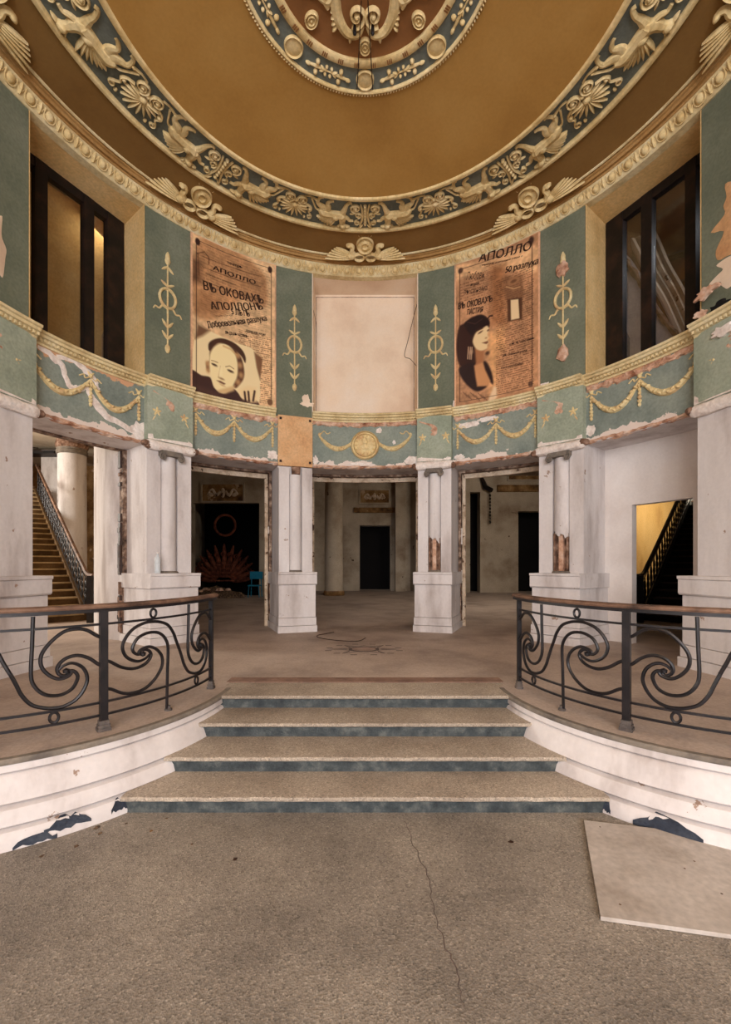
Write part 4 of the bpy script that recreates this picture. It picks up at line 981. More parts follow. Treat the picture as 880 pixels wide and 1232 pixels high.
pa.ell((243, 460), 26, 10, (84, 56, 40), .85, .5, 12); pa.ell((398, 520), 28, 11, (84, 56, 40), .85, .5, 14)
pa.line([(222, 450), (262, 462)], .0045, (50, 32, 24), .9); pa.line([(372, 508), (424, 526)], .0045, (50, 32, 24), .9)
pa.line([(300, 470), (285, 540), (282, 570)], .006, (214, 180, 128), .8); pa.ell((310, 585), 26, 9, (130, 90, 60), .7, .6, 10)
pa.poly([(262, 600), (300, 604), (350, 632), (335, 640), (295, 622)], (110, 66, 48), .9, .006); pa.ell((320, 645), 26, 8, (190, 146, 104), .6, .7, 14)
pa.ell((300, 520), 18, 40, (255, 238, 190), .5, .8)
pa.poly([(475, 700), (560, 660), (650, 680), (660, 820), (600, 820), (520, 780)], (238, 208, 156), .9, .02)
for x0, x1 in ((535, 545), (572, 580), (635, 620)): pa.line([(x0, 715), (x1, 800)], .012, (66, 42, 36), 1)
for a, b in (((0, 0), (1, 0)),): pass
for ln in (([.045, .03], [.045, .985]), ([.955, .03], [.955, .975]), ([.045, .03], [.955, .03])):
    sv = pa.conv; pa.conv = lambda a, b: (a, b); pa.line([tuple(ln[0]), tuple(ln[1])], .004, DK, .9); pa.ell((.06, .04), .025, .02, DK, .8); pa.ell((.94, .04), .025, .02, DK, .8); pa.ell((.94, .965), .03, .02, (110, 76, 50), .7); pa.conv = sv
def tx(c, x0, y0, x1, y1, X0=None):       # centre fraction and width from two points of a crop
    a, b = c(x0, y0), c(x1, y1); return ((a[0]+b[0])/2, (a[1]+b[1])/2, abs(b[0]-a[0]), math.degrees(math.atan2(-(b[1]-a[1])*2.6, (b[0]-a[0])*1.46)))
TXL = []
for s_, x0, y0, x1, y1, h, b in (('АПОЛЛО', 225, 345, 640, 490, .030, .01), ('театръ', 360, 300, 510, 350, .020, .01), ('ВЪ ОКОВАХЪ', 135, 510, 720, 655, .058, .008), ('АПОЛЛОНЪ', 190, 690, 720, 710, .050, .01),
                             ('5 ЛѢТЪ', 400, 740, 580, 770, .042, .03), ('программа спектакля', 160, 405, 450, 505, .010, .0), ('вторникъ 50 сентября', 250, 785, 420, 780, .010, 0)):
    a = tx(cu_, x0, y0, x1, y1); TXL.append((s_, a[0], a[1], a[2], h, a[3], b))
for s_, x0, y0, x1, y1, h, b in (('Добровольная разлука', 150, 110, 775, 60, .050, .015), ('въ двухъ частяхъ', 345, 170, 560, 215, .026, .02), ('драма изъ жизни', 545, 160, 740, 215, .020, .01)):
    a = tx(cl, x0, y0, x1, y1); TXL.append((s_, a[0], a[1], a[2], h, a[3], b))
poster(-32.9, 9.75, 4.55, 7.135, pa, 'sepia poster with a large face of a woman in a dark beret', TXL, None)

crr = lambda X, Y: ((542+X/7.79-547)/101, ((375+Y/7.79)-(323-40*(542+X/7.79-547)/101))/(168+17*(542+X/7.79-547)/101))
cru = lambda X, Y: crr(X, Y-779)
pb = Paint(150, 270, crr, (188, 138, 100)); V = lambda pts: [(x, y-779) for x, y in pts]
pb.poly(V([(30, 380), (300, 310), (800, 170), (810, 420), (640, 400), (420, 380), (120, 480), (50, 510)]), (236, 186, 136), .9, .02)
pb.poly(V([(380, 340), (520, 330), (530, 900), (380, 900)]), (150, 96, 58), .7, .05)
pb.poly([(350, 200), (520, 120), (520, 330), (460, 420), (440, 800), (380, 800), (350, 420)], (226, 168, 112), .8, .05)
pb.rows(.50, .95, .20, .97, .0145, (92, 56, 36), .62, .01); pb.rows(.06, .36, .14, .30, .02, (90, 54, 34), .5, .02); pb.rows(.36, .50, .06, .45, .013, (96, 58, 38), .45, .0)
pb.grain(.18)
pb.poly(V([(520, 450), (680, 450), (700, 650), (520, 660)]), (112, 74, 50), .6, .02); pb.ell((600, 495-779), 55, 30, (176, 126, 86), .8, .3); pb.ell((600, 495-779), 30, 16, (90, 56, 38), .7, .4)
pb.line(V([(530, 545), (600, 565), (660, 550)]), .006, (216, 168, 118), .8)
pb.poly(V([(540, 660), (680, 645), (680, 850), (545, 870)]), (76, 46, 30), .9, .01); pb.poly(V([(572, 668), (645, 662), (655, 840), (575, 855)]), (238, 206, 160), 1, .006)
pb.poly([(370, 790), (415, 690), (440, 700), (442, 790), (400, 850), (350, 850)], (240, 208, 168), .9, .015)
pb.poly([(70, 170), (130, 120), (200, 60), (290, 32), (350, 60), (370, 100), (365, 150), (300, 200), (240, 300), (245, 500), (120, 540), (60, 480), (45, 330)], (56, 30, 24), 1, .012)
pb.poly([(75, 540), (200, 480), (245, 500), (330, 460), (390, 560), (405, 670), (360, 640), (340, 700), (250, 745), (160, 700), (90, 620)], (44, 26, 24), 1, .012)
pb.poly([(220, 510), (300, 440), (330, 540), (380, 640), (350, 690), (250, 700), (232, 600)], (206, 146, 98), 1, .012)
pb.poly([(228, 350), (320, 360), (310, 470), (240, 500)], (170, 112, 74), 1, .015)
pb.poly([(208, 270), (240, 200), (300, 160), (345, 130), (368, 160), (352, 210), (362, 240), (350, 262), (362, 285), (350, 310), (345, 340), (290, 365), (240, 350), (212, 310)], (238, 206, 156), 1, .01)
pb.poly([(120, 140), (180, 80), (290, 34), (350, 62), (372, 110), (330, 130), (260, 160), (220, 200), (190, 230)], (36, 20, 20), 1, .01)
pb.line([(150, 110), (230, 120), (300, 70)], .006, (100, 64, 50), .5); pb.line([(350, 70), (372, 40), (398, 36)], .009, (50, 28, 24), 1)
pb.ell((282, 195), 24, 8, (84, 50, 36), .85, .5, -22); pb.ell((358, 172), 12, 8, (84, 50, 36), .8, .5, -22); pb.line([(255, 182), (305, 158)], .005, (80, 50, 36), .7)
pb.ell((338, 244), 12, 8, (180, 128, 86), .8, .6); pb.poly([(296, 292), (352, 272), (360, 286), (340, 300)], (110, 62, 44), .9, .006); pb.ell((350, 385), 20, 18, (60, 34, 26), .8, .5)
for q in (165, 185, 200): pb.line([(q, 340), (q-8, 450)], .007, (214, 176, 140), .8)
pb.ell((190, 385), 22, 22, (206, 168, 134), .6, .5)
for k in range(9): pb.line([(110+25*k, 760+(k % 3)*12), (150+25*k, 800+(k % 3)*14)], .004, (80, 50, 36), .6)
sv = pb.conv; pb.conv = lambda a, b: (a, b)
for a, b in (((.05, .04), (.05, .97)), ((.93, .02), (.93, .965)), ((.05, .97), (.93, .97)), ((.05, .04), (.93, .04))): pb.line([a, b], .004, DK, .85)
pb.ell((.06, .05), .03, .02, DK, .8); pb.ell((.92, .03), .03, .025, DK, .9); pb.ell((.91, .95), .025, .018, DK, .7); pb.conv = sv
TXR = []
for s_, x0, y0, x1, y1, h, b in (('АПОЛЛО', 265, 285, 765, 175, .058, .008), ('театръ сегодня 1924 г.', 290, 355, 690, 270, .012, .01), ('Любовь', 145, 465, 325, 430, .056, .0), ('50 разлука', 520, 400, 825, 335, .050, .02),
                             ('новая', 185, 545, 265, 525, .014, .02), ('въ синема', 120, 620, 350, 560, .03, .0), ('ВЪ ОКОВАХЪ', 62, 755, 395, 655, .046, .008), ('ПАСТРIЯ', 150, 800, 305, 760, .040, .02)):
    a = tx(cru, x0, y0, x1, y1); TXR.append((s_, a[0], a[1], a[2], h, a[3], b))
for s_, x0, y0, x1, y1, h, b in (('въ главной роли', 500, 405, 720, 365, .018, .01), ('Касса открыта', 480, 525, 680, 480, .016, .01), ('съ 4 часовъ', 560, 300, 790, 250, .014, .01)):
    a = tx(crr, x0, y0, x1, y1); TXR.append((s_, a[0], a[1], a[2], h, a[3], b))
poster(33.0, 9.75, 4.57, 7.14, pb, 'brown poster with a dark-haired woman in profile wearing a long earring', TXR, None)
# ------------------------------------------------------------------ upper windows
def window(sg, members, label):
    a = P(sg*53.9, RO-.04, 0)[:2]; b = P(sg*74.6, RO-.04, 0)[:2]; a = np.array(a); b = np.array(b); d = (b-a)/np.linalg.norm(b-a); nrm = np.array([-d[1], d[0]])
    if nrm.dot(np.array(P(sg*64, 1, 0)[:2])-np.array([0, ZC])) < 0: nrm = -nrm
    w_ = thing('window_1' if sg < 0 else 'window_2', label, None, P(sg*64, RO-.1, ZS), 0, kind='structure')
    def s_of(px):
        q = (px-CX)/F; return (a[0]-q*a[1])/(q*d[1]-d[0])
    Ltot = np.linalg.norm(b-a)
    def piece(name, s0, s1, z0, z1, t0, t1, m, lab=None):
        p = [a+d*s0+nrm*t0, a+d*s1+nrm*t0, a+d*s1+nrm*t1, a+d*s0+nrm*t1]; return obj(name, MB().prism([tuple(q) for q in p], z0, z1), m, w_, lab)
    ms = sorted([tuple(sorted((s_of(x0), s_of(x1)))) for x0, x1 in members]); ms[0] = (-.07, ms[0][1])
    ms.append((Ltot-.12, Ltot+.05))
    piece('frame_head', -.05, Ltot+.05, ZT-.15, ZT-.013, 0, .10, DARKW); piece('frame_sill', -.05, Ltot+.05, ZS-.06, ZS+.06, 0, .10, DARKW)
    for s0, s1 in ms:
        q = piece('mullion', s0, s1, ZS-.05, ZT-.02, -.012, .09, DARKW)
        for e in (): obj('bead', MB().prism([tuple(a+d*e+nrm*.02), tuple(a+d*(e+.025)+nrm*.02), tuple(a+d*(e+.025)+nrm*.06), tuple(a+d*e+nrm*.06)], ZS, ZT-.17), DARKW, q)
    for (s0, s1), (u0, u1) in zip(ms[:-1], ms[1:]):
        if u0-s1 > .05: piece('pane', s1, u0, ZS+.06, ZT-.17, .045, .052, GLASS)
    return a, d, nrm, Ltot
def pocket(sg, depth, m_back, m_side, m_ceil):
    s0, s1 = sg*51.0, sg*76.5
    st_ = struct('wall_gallery', arcbox(s0, s1, RO+depth, RO+depth+.1, 4.3, 7.9, 3), m_back, label='gallery wall seen through the %s upper window' % ('left' if sg < 0 else 'right'))
    for t in (s0, s1): obj('gallery_side', arcbox(t, t+.6*sg, RO, RO+depth, 4.3, 7.9, 3), m_side, st_)
    obj('gallery_floor', arcbox(s0, s1, RO-.02, RO+depth, 4.33, 4.40), m_side, st_); obj('gallery_ceiling', arcbox(s0, s1, RO+.16, RO+depth, 7.6, 7.7), m_ceil, st_)
    return st_
window(-1, [(129, 142), (101, 113), (42, 57)], 'dark framed window with dusty panes over the left stair bay')
window(1, [(737, 750), (772, 785), (825, 838)], 'dark broken window over the right bay showing a ruined ceiling')
pocket(-1, .75, OCHREW, GOLD, OLDWALL)
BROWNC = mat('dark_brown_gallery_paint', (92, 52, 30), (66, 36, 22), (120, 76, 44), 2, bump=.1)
LAVW = mat('bluish_white_gallery_plaster', (206, 202, 216), (180, 176, 196), (220, 218, 228), 1.5, bump=.1)
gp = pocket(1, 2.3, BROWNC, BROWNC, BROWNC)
def slabpx(pts, th, m, name, parent, label=None):
    """thick slab through photograph points (px, py, depth)"""
    vs = [at(*p) for p in pts]; n = len(vs); bk = [(x*1.0+.0, y+th, z) for x, y, z in vs]
    return obj(name, MB().add(vs+bk, [tuple(range(n)), tuple(range(n, 2*n))[::-1]]+[(i, (i+1) % n, n+(i+1) % n, n+i) for i in range(n)]), m, parent, label, smooth=0)
slabpx([(748, 300, 7.5), (760, 312, 7.4), (776, 336, 7.3), (792, 368, 7.15), (806, 388, 7.0), (818, 404, 6.9), (822, 450, 6.9), (748, 460, 7.5)], .15, LAVW, 'stair_parapet', gp, 'white sloping plaster parapet')
for k in range(4):
    o = 7*k
    wstr = [at(750+o*1.2, 270-o*.3, 7.9-.05*k), at(766+o*1.1, 300-o*.6, 7.8-.05*k), at(782+o, 332-o*.6, 7.6-.05*k), at(800+o, 362-o*.5, 7.4-.05*k), at(818+o, 402-o*.4, 7.2-.05*k)]
    obj('curved_rib', MB().tube(cr(wstr, 5), .055, 7), (CREAMW, BACKW, CASING, BACKW)[k], gp)
for k, (x0, y0, x1, y1) in enumerate(((750, 268, 832, 236), (786, 316, 832, 302), (786, 352, 832, 338), (800, 384, 832, 372))):
    obj('ceiling_beam', MB().tube([at(x0, y0, 8.0), at(x1, y1, 7.4)], .07, 4), (OCHREW if k == 0 else DARKW), gp)
obj('torn_edge', MB().tube(cr([at(752, 312, 7.35), at(768, 336, 7.25), at(786, 366, 7.1), at(804, 392, 6.95), at(818, 406, 6.85)], 4), [.03, .05, .03, .06, .03, .05, .04, .03, .05, .03, .04, .05, .03, .04, .05, .03, .02][:17], 5), BRICK, gp)

# ------------------------------------------------------------------ doorways
def doorway(i, t0, t1, label):
    d = thing('door_%d' % i, label, None, P((t0+t1)/2, RO, FL), 0, kind='structure')
    for t, s_ in ((t0, 1), (t1, -1)):
        obj('jamb_lining', arcbox(t-s_*.05, t+s_*.55, 4.79, 4.93, FL, ZH-.005, 1), RAW, d)
        obj('casing', arcbox(t+s_*.1, t+s_*1.25, 4.93, 5.0, FL, ZH-.06, 1), CASING, d)
    obj('head_lining', arcbox(t0, t1, 4.80, 4.93, ZH-.045, ZH-.001), RAW, d); obj('casing_head', arcbox(t0+.1, t1-.1, 4.93, 5.0, ZH-.13, ZH-.02), CASING, d)
    rn = random.Random(i)
    for k in range(7):
        t, s_ = ((t0, 1), (t1, -1))[k % 2]; z = FL+.3+rn.random()*2.5; mb = MB(); mb.prism([P(t+s_*q, r_, 0)[:2] for q, r_ in ((.5, 4.80), (.62+.2*rn.random(), 4.83), (.6, 4.92), (.5, 4.92))], z, z+.08+.35*rn.random())
        obj('splinter', mb, INK if k % 3 else CHIPW, d)
    return d
doorway(1, -13.4, 13.4, 'central doorway with broken lining'); doorway(2, -42.9, -22.4, 'left doorway under the face poster'); doorway(3, 22.4, 42.9, 'right doorway under the profile poster')
d4 = thing('door_4', 'left stair bay opening with stripped jamb', None, P(-63, RO, FL), 0, kind='structure')
obj('jamb_lining', arcbox(-53.4, -52.7, 4.78, 4.95, FL, ZH-.01, 1), RAW, d4); obj('head_lining', arcbox(-73.6, -52.8, 4.80, 4.90, ZH-.025, ZH-.001), RAW, d4)
rn = random.Random(8)
for k in range(20):
    z = FL+.1+2.8*rn.random(); mb = MB(); mb.prism([P(-q, r_, 0)[:2] for q, r_ in ((53.3, 4.80), (53.5+.4*rn.random(), 4.83), (53.5+.2*rn.random(), 4.93), (53.3, 4.93))], z, z+.05+.3*rn.random()**2); obj('splinter', mb, INK if k % 4 else BRICK, d4)
# walled-up right bay with a smaller doorway
def thp(px, r): return wpt(px, 680, r)[0]
ta, tb, zd = thp(761.5, 4.86), thp(835.5, 4.86), 2.62
wb = struct('wall_right', arcbox(52.7, ta, 4.84, 4.98, FL, ZH+.01), WHITE_CLEAN, label='white infill wall with a small doorway to the right stair')
obj('infill', arcbox(tb, 73.7, 4.84, 4.98, FL, ZH+.01), WHITE_CLEAN, wb); obj('infill', arcbox(ta, tb, 4.84, 4.98, zd, ZH+.01), WHITE_CLEAN, wb)

# ------------------------------------------------------------------ stair halls and back hall
CZ = 5.6
def wall(name, x0, y0, x1, y1, z0=FL, z1=CZ, m=None, label=None, th=.25, holes=(), parent=None):
    """straight wall with rectangular holes (s0, s1, ztop) along it"""
    a = np.array([x0, y0]); b = np.array([x1, y1]); L_ = np.linalg.norm(b-a); d = (b-a)/L_; n_ = np.array([-d[1], d[0]]); mb = MB()
    def seg(s0, s1, za, zb):
        if s1-s0 < 1e-3: return
        p = [a+d*s0, a+d*s1, a+d*s1+n_*th, a+d*s0+n_*th]; mb.prism([tuple(q) for q in p], za, zb)
    s = 0
    for h0, h1, zt in sorted(holes): seg(s, h0, z0, z1); seg(h0, h1, zt, z1); s = h1
    seg(s, L_, z0, z1); return struct(name, mb, m or BACKW, parent, label)
hc = struct('ceiling', arcbox(-112, 112, 7.2, 26, CZ, CZ+.1, 4), BACKW, label='ceiling of the hall behind the rotunda')
for a, b, r_ in ((-112, -76, RO-.02), (-76, -51.2, RO+.86), (-51.2, 51.2, RO-.02), (76, 112, RO-.02)): obj('ceiling_panel', arcbox(a, b, r_, 7.21, CZ+.01, CZ+.1, 4), BACKW, hc)
for t in (-112, 112): obj('ceiling_panel', MB().prism([P(t, RO, 0)[:2], P(t*.999, 26, 0)[:2], (math.copysign(26, t), 3.0), P(t*.98, RO, 0)[:2]], CZ+.02, CZ+.1), BACKW, hc)
# left stair hall
wall('wall_hall', -4.9, 4.0, -17, 4.0, m=BACKW, label='left stair hall wall towards the street', th=.2)
wall('wall_hall', -17, 17.0, -17, 4.0, m=OLDWALL, label='left stair hall end wall', th=-.2)
wall('wall_hall', -17, 17.0, -7.0, 17.0, m=OLDWALL, label='stained brown wall behind the left stair')
pier = [P(-53.4, 4.90, 0)[:2], at(128.5, 700, 7.0)[:2], at(113, 700, 7.9)[:2], at(118, 700, 8.6)[:2], (-4.1, 8.4), P(-50.5, 4.95, 0)[:2]]
struct('wall_hall', MB().prism(pier, FL, CZ), WHITE, label='bright white pier inside the left stair bay')
wall('wall_hall', pier[3][0], pier[3][1], -7.75, 20.3, m=BACKW, label='partition between left stair hall and back hall', th=-.2)
mp = [(-x, y) for x, y in pier]
struct('wall_hall', MB().prism(mp[::-1], FL, CZ), BLUEPAINT, label='blue grey pier inside the small right doorway')
wall('wall_hall', mp[3][0], mp[3][1], 8.6, 19.2, m=BACKW, label='partition between right stair hall and back hall', th=.2)
wall('wall_hall', 7.0, 16.4, 14, 16.4, m=GOLD, label='gold stained wall behind the right stair')
wall('wall_hall', 14, 16.6, 14, 3.9, m=OLDWALL, label='right stair hall end wall', th=.2)
wall('wall_hall', 14, 4.0, 4.9, 4.0, m=BACKW, label='right stair hall wall towards the street', th=-.2)
def stairs(sg, label, m, mr):
    a = math.radians(45); u = Vector((-math.sin(a)*sg, math.cos(a), 0)); l = Vector((-math.cos(a)*sg, -math.sin(a), 0)); B = Vector((-6.12*sg, 9.4, 0))
    o = thing('staircase', label, 'stairs', (B.x, B.y, FL)); n = 24; W = 2.7
    for k in range(n):
        z = FL+.16*(k+1); s0, s1 = .30*k, .30*(k+1)+.03
        q = [B+u*s0, B+u*s1, B+u*s1+l*W, B+u*s0+l*W]
        st = obj('step', MB().prism([(p.x, p.y) for p in q], z-.165, z-.035), mr, o)
        q = [B+u*(s0-.025), B+u*s1, B+u*s1+l*W, B+u*(s0-.025)+l*W]
        obj('tread', MB().prism([(p.x, p.y) for p in q], z-.035, z), m, st)
    q = [B+u*.1, B+u*6.6, B+u*6.6-l*.12, B+u*.1-l*.12]
    zs = lambda s: FL+.16*s/.30
    vs = []
    for p, s in ((B+u*.0, 0), (B+u*6.6, 6.6)):
        for w_ in (0, -.12):
            for dz in (-.35, .20): vs.append(tuple(p+l*w_+Vector((0, 0, max(FL, zs(s)+dz)))))
    obj('string_board', MB().add(vs, [(0, 1, 5, 4), (2, 6, 7, 3), (1, 3, 7, 5), (0, 4, 6, 2), (0, 2, 3, 1), (4, 5, 7, 6)]), mr, o)
    return o, B, u, l, zs
def stair_rail(st, label, m_iron, m_wood):
    o_, B, u, l, zs = st; e = thing('stair_balustrade', label, 'balustrade', (B.x, B.y, FL))
    H = .98; path = [B-u*.55+Vector((0, 0, FL+H)), B-u*.25+Vector((0, 0, FL+H)), B+u*.05+Vector((0, 0, FL+H+.05)), B+u*.4+Vector((0, 0, zs(.4)+H+.02))]
    path += [B+u*s+Vector((0, 0, zs(s)+H)) for s in np.linspace(1, 6.5, 8)]
    obj('handrail', MB().tube(cr([tuple(p-l*.06) for p in path], 3), .045, 6), m_wood, e)
    obj('newel', MB().box((B.x-u.x*.55-.05, B.y-u.y*.55-.05, FL), (B.x-u.x*.55+.05, B.y-u.y*.55+.05, FL+H)), m_iron, e)
    low = [B-u*.5+Vector((0, 0, FL+.1)), B+Vector((0, 0, FL+.22))]+[B+u*s+Vector((0, 0, zs(s)+.22)) for s in (1, 3, 6.5)]
    obj('bottom_rail', MB().tube([tuple(p-l*.06) for p in low], .015, 5), m_iron, e); obj('upper_rail', MB().tube([tuple(p-l*.06+Vector((0, 0, -.14))) for p in path], .012, 5), m_iron, e)
    for k in range(24):
        s = -.42+.29*k; base = (FL+.1 if s < 0 else zs(s)+.2); top = (FL+H-.14 if s < 0 else zs(s)+H-.14); p = B+u*s-l*.06; mb = MB()
        mb.tube([(p.x, p.y, base), (p.x, p.y, top)], .012, 5)
        for j, zz in enumerate((base+.18, (base+top)/2, top-.16)):
            pts = [(p+u*(.075*math.cos(q)*(1 if j != 1 else 1.3))+Vector((0, 0, zz+.10*math.sin(q)))) for q in np.linspace(0, 2*math.pi, 10)]
            mb.tube([tuple(x) for x in pts], .011, 4, False)
        mb.lathe([(0, -.05), (.03, 0), (0, .05)], (p.x, p.y, (base+top)/2), 6)
        obj('scroll_baluster', mb, m_iron, e)
    return e
stL = stairs(1, 'stone staircase climbing to the left in the left stair hall', STAIR, STAIRR)
stR = stairs(-1, 'staircase climbing to the right behind the small doorway, its shade painted dark', INK, BLACK)  # twin of the left stair, its shade put into near-black colours
stair_rail(stL, 'iron scroll balustrade of the left staircase with worn brown handrail', IRON, WOOD)
stair_rail(stR, 'dark iron scroll balustrade of the right staircase against a gold wall', IRON, DARKW)  # handrail darkened too, same painted shade
c_ = thing('column', 'round column with broken brick capital beside the left staircase', 'column', (-9.22, 13.6, FL))
obj('shaft', MB().lathe([(.42, FL), (.42, FL+.3), (.40, FL+.35), (.385, 5.15)], (-9.22, 13.6, 0), 28), WHITE, c_)
obj('capital', MB().lathe([(.385, 5.15), (.43, 5.17), (.43, 5.27), (.40, 5.29), (.42, 5.34)], (-9.22, 13.6, 0), 28), SLABEDGE, c_); obj('broken_brick_top', MB().lathe([(.42, 5.34), (.45, 5.45), (.42, 5.6)], (-9.22, 13.6, 0), 20), BRICK, c_)
wp_ = struct('wall_hall', MB().box((-10.95, 14.6, FL), (-10.2, 15.1, CZ)), WHITE, label='pale wall pier left of the round column')
obj('iron_bracket', MB().box((-11.5, 14.1, 5.35), (-10.15, 14.6, 5.45)), DARKW, wp_, 'dark bracket projecting from the pale wall pier')
# back hall: left dark stage opening
XL = lambda px, Y: (px-CX)/F*Y
wall('wall_hall', -7.7, 17.0, -2.7, 17.0, m=BACKW, label='back hall wall over the dark left opening', holes=((XL(232, 17)+7.7, XL(312, 17)+7.7, 4.15),))
sb = struct('wall_stage', MB().box((-7.6, 21, FL), (-3, 21.2, CZ)), BLACK, label='back of the dark room behind the left doorway, its darkness painted black')
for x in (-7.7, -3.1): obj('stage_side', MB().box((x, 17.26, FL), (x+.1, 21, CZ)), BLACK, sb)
obj('stage_floor', MB().box((-7.6, 17.3, FL), (-3, 21, FL+.01)), BLACK, sb); obj('stage_ceiling', MB().box((-7.6, 17.3, 4.6), (-3, 21, 4.7)), BLACK, sb)  # black surfaces put the unlit room's darkness into the colour
def framed_panel(x0, x1, y0, y1, Y, label):
    a = at(x0, y1, Y); b = at(x1, y0, Y); e = thing('relief_panel', label, 'panel', (a[0], Y, a[2]))
    obj('ground', MB().box((a[0], Y-.02, a[2]), (b[0], Y+.0, b[2])), OLDWALL, e); mb = MB(); t = .06
    for q in (((a[0]-t, a[2]-t), (b[0]+t, a[2])), ((a[0]-t, b[2]), (b[0]+t, b[2]+t)), ((a[0]-t, a[2]), (a[0], b[2])), ((b[0], a[2]), (b[0]+t, b[2]))): mb.box((q[0][0], Y-.06, q[0][1]), (q[1][0], Y, q[1][1]))
    obj('frame', mb, BACKW, e); cx_, cz_ = (a[0]+b[0])/2, (a[2]+b[2])/2; h = (b[2]-a[2]); W = b[0]-a[0]
    mb = MB(lambda u, v, w: (cx_+u, Y-.02-w, cz_+v)); mb.dome(0, 0, h*.14, h*.3, .05); 
    for s_ in (-1, 1): mb.stroke(cr([(s_*h*.15, h*.1), (s_*W*.16, -h*.15), (s_*W*.26, h*.2), (s_*W*.38, -h*.1)], 4), [.05, .06, .05, .02], .05); mb.dome(s_*W*.3, -h*.1, h*.2, h*.12, .05, 20*s_)
    obj('figures', mb, CASING, e)
framed_panel(244, 293, 583, 603, 16.98, 'framed relief panel over the dark left opening')
mb = MB(); c0 = at(271, 632, 17.6); mb.tube([(c0[0]+.42*math.cos(t), 17.6, c0[2]+.42*math.sin(t)) for t in np.linspace(0, 2*math.pi, 25)], .05, 6, False)
obj('wall_ring', mb, SHELL, None, 'dim reddish ring hanging in the dark left room', 'ring')
sh = thing('carved_fan', 'dark red carved fan-shaped woodwork in the dark left room', 'woodwork', at(270, 704, 17.9))
cc = at(270, 702, 17.9)
for k in range(13):
    a = (k-6)*13.5*D2R; L_ = 1.35-.02*abs(k-6)**1.5; mb = MB(lambda u, v, w: (cc[0]+u*1.0, cc[1]-w, cc[2]+v)); mb.leaf(.35*math.sin(a), .25*math.cos(a)+.05, 90-math.degrees(a), L_*(.82+.18*math.cos(a)), .11, .12); mb.spiral(1.15*math.sin(a), .2+1.05*math.cos(a)*.95, .12, .03, 90, 1, .025, .16, 12)
    obj('carved_rib', mb, SHELL, sh)
for k in range(5):
    z = cc[2]+.1+.16*k; obj('carved_shelf', MB().box((cc[0]-.5+.05*k, 17.65, z), (cc[0]+.5-.05*k, 17.8, z+.05)), SHELL, sh)
rp = MB(); rn = random.Random(4); cR = at(272, 715, 16.3)
def heap(cx_, cy_, rx, ry, h, m, label):
    mb = MB(); n = 22; k = 6; vs = []; 
    for j in range(k):
        q = j/(k-1)
        for i in range(n):
            a = 2*math.pi*i/n; rr = (1-q)*(1+.18*(rn.random()-.5)); vs.append((cx_+rx*rr*math.cos(a), cy_+ry*rr*math.sin(a), FL+h*(q**.8)*(1+.25*(rn.random()-.5)) if j else FL-.005))
    fs = [(j*n+i, j*n+(i+1) % n, (j+1)*n+(i+1) % n, (j+1)*n+i) for j in range(k-1) for i in range(n)]+[tuple(range((k-1)*n, k*n))]
    o = obj('rubble_heap', mb.add(vs, fs), m, None, label, 'rubble', smooth=0)
    for _ in range(16):
        a = rn.random()*6.28; d = .3+.75*rn.random(); s_ = .06+.1*rn.random(); x, y = cx_+rx*d*math.cos(a), cy_+ry*d*math.sin(a); z = FL+h*max(0, (1-d))**.8
        b = MB(); b.lathe([(0, -.02), (s_, .0), (s_*.7, s_*.6), (0, s_*.7)], (x, y, z), 5); obj('rubble_piece', b, RUBBLE if rn.random() < .5 else DEBRIS, o)
    return o
heap(cR[0]-.25, 16.0, 1.1, .4, .42, DEBRIS, 'grey rubble heap in front of the dark left opening')
ch = thing('turquoise_stool', 'small turquoise plastic chair in the dark left room', 'chair', (XL(307, 16.2), 16.2, FL)); cx_ = XL(307, 16.2)
obj('backrest', MB().box((cx_-.24, 16.38, 1.18), (cx_+.24, 16.42, 1.46)), TURQ, ch); obj('seat', MB().box((cx_-.22, 15.98, .92), (cx_+.22, 16.4, .96)), TURQ, ch)
for a, b in ((-.18, 16.02), (.18, 16.02)): obj('leg', MB().tube([(cx_+a*1.15, b-.02, FL), (cx_+a, b, .93)], .018, 6), TURQ, ch)
for a in (-.18, .18): obj('leg', MB().tube([(cx_+a*1.15, 16.42, FL), (cx_+a, 16.4, 1.2)], .018, 6), TURQ, ch)
# central back wall
YW = 20.3
h0 = XL(433, YW)+2.7; h1 = XL(470, YW)+2.7
wall('wall_hall', -2.7, YW, 2.35, YW, m=BACKW, label='back hall wall with a dark doorway behind the central opening', holes=((h0, h1, CAMZ+(HY-632)/F*YW),), th=.6)
obj('dark_room_sheet', MB().box((-1, 21.6, FL), (2, 21.7, CZ)), BLACK, sb)  # black sheet painting the darkness beyond the central back doorway
wall('wall_hall', -2.7, 17.25, -2.7, YW+.3, m=OLDWALL, label='short return wall left of the central back wall', th=.2)
wall('wall_hall', 2.35, YW+.4, 2.75, 18.9, m=BACKW, label='short return wall right of the central back wall', th=-.3)
framed_panel(434, 468, 590, 605, YW-.02, 'framed dark relief panel high on the central back wall')
obj('wall_moulding', MB().box((XL(426, YW), YW-.12, CAMZ+(HY-617)/F*YW), (XL(477, YW), YW, CAMZ+(HY-611)/F*YW)), OLDWALL, sb)
obj('wall_pilaster', MB().box((XL(476, 19.9), 19.8, FL), (XL(488, 19.9), 20.3, CZ)), BACKW, sb)
c2_ = thing('column', 'tall round mottled column seen through the central doorway', 'column', (XL(402, 17.3), 17.3, FL)); cx_ = XL(402, 17.3)
obj('shaft', MB().lathe([(.41, FL+.16), (.375, FL+.2), (.37, 2.5), (.35, CZ)], (cx_, 17.3, 0), 24), BACKW, c2_); obj('base', MB().lathe([(0, FL), (.42, FL), (.43, FL+.1), (.40, FL+.18), (.36, FL+.2)], (cx_, 17.3, 0), 24), OLDWALL, c2_)
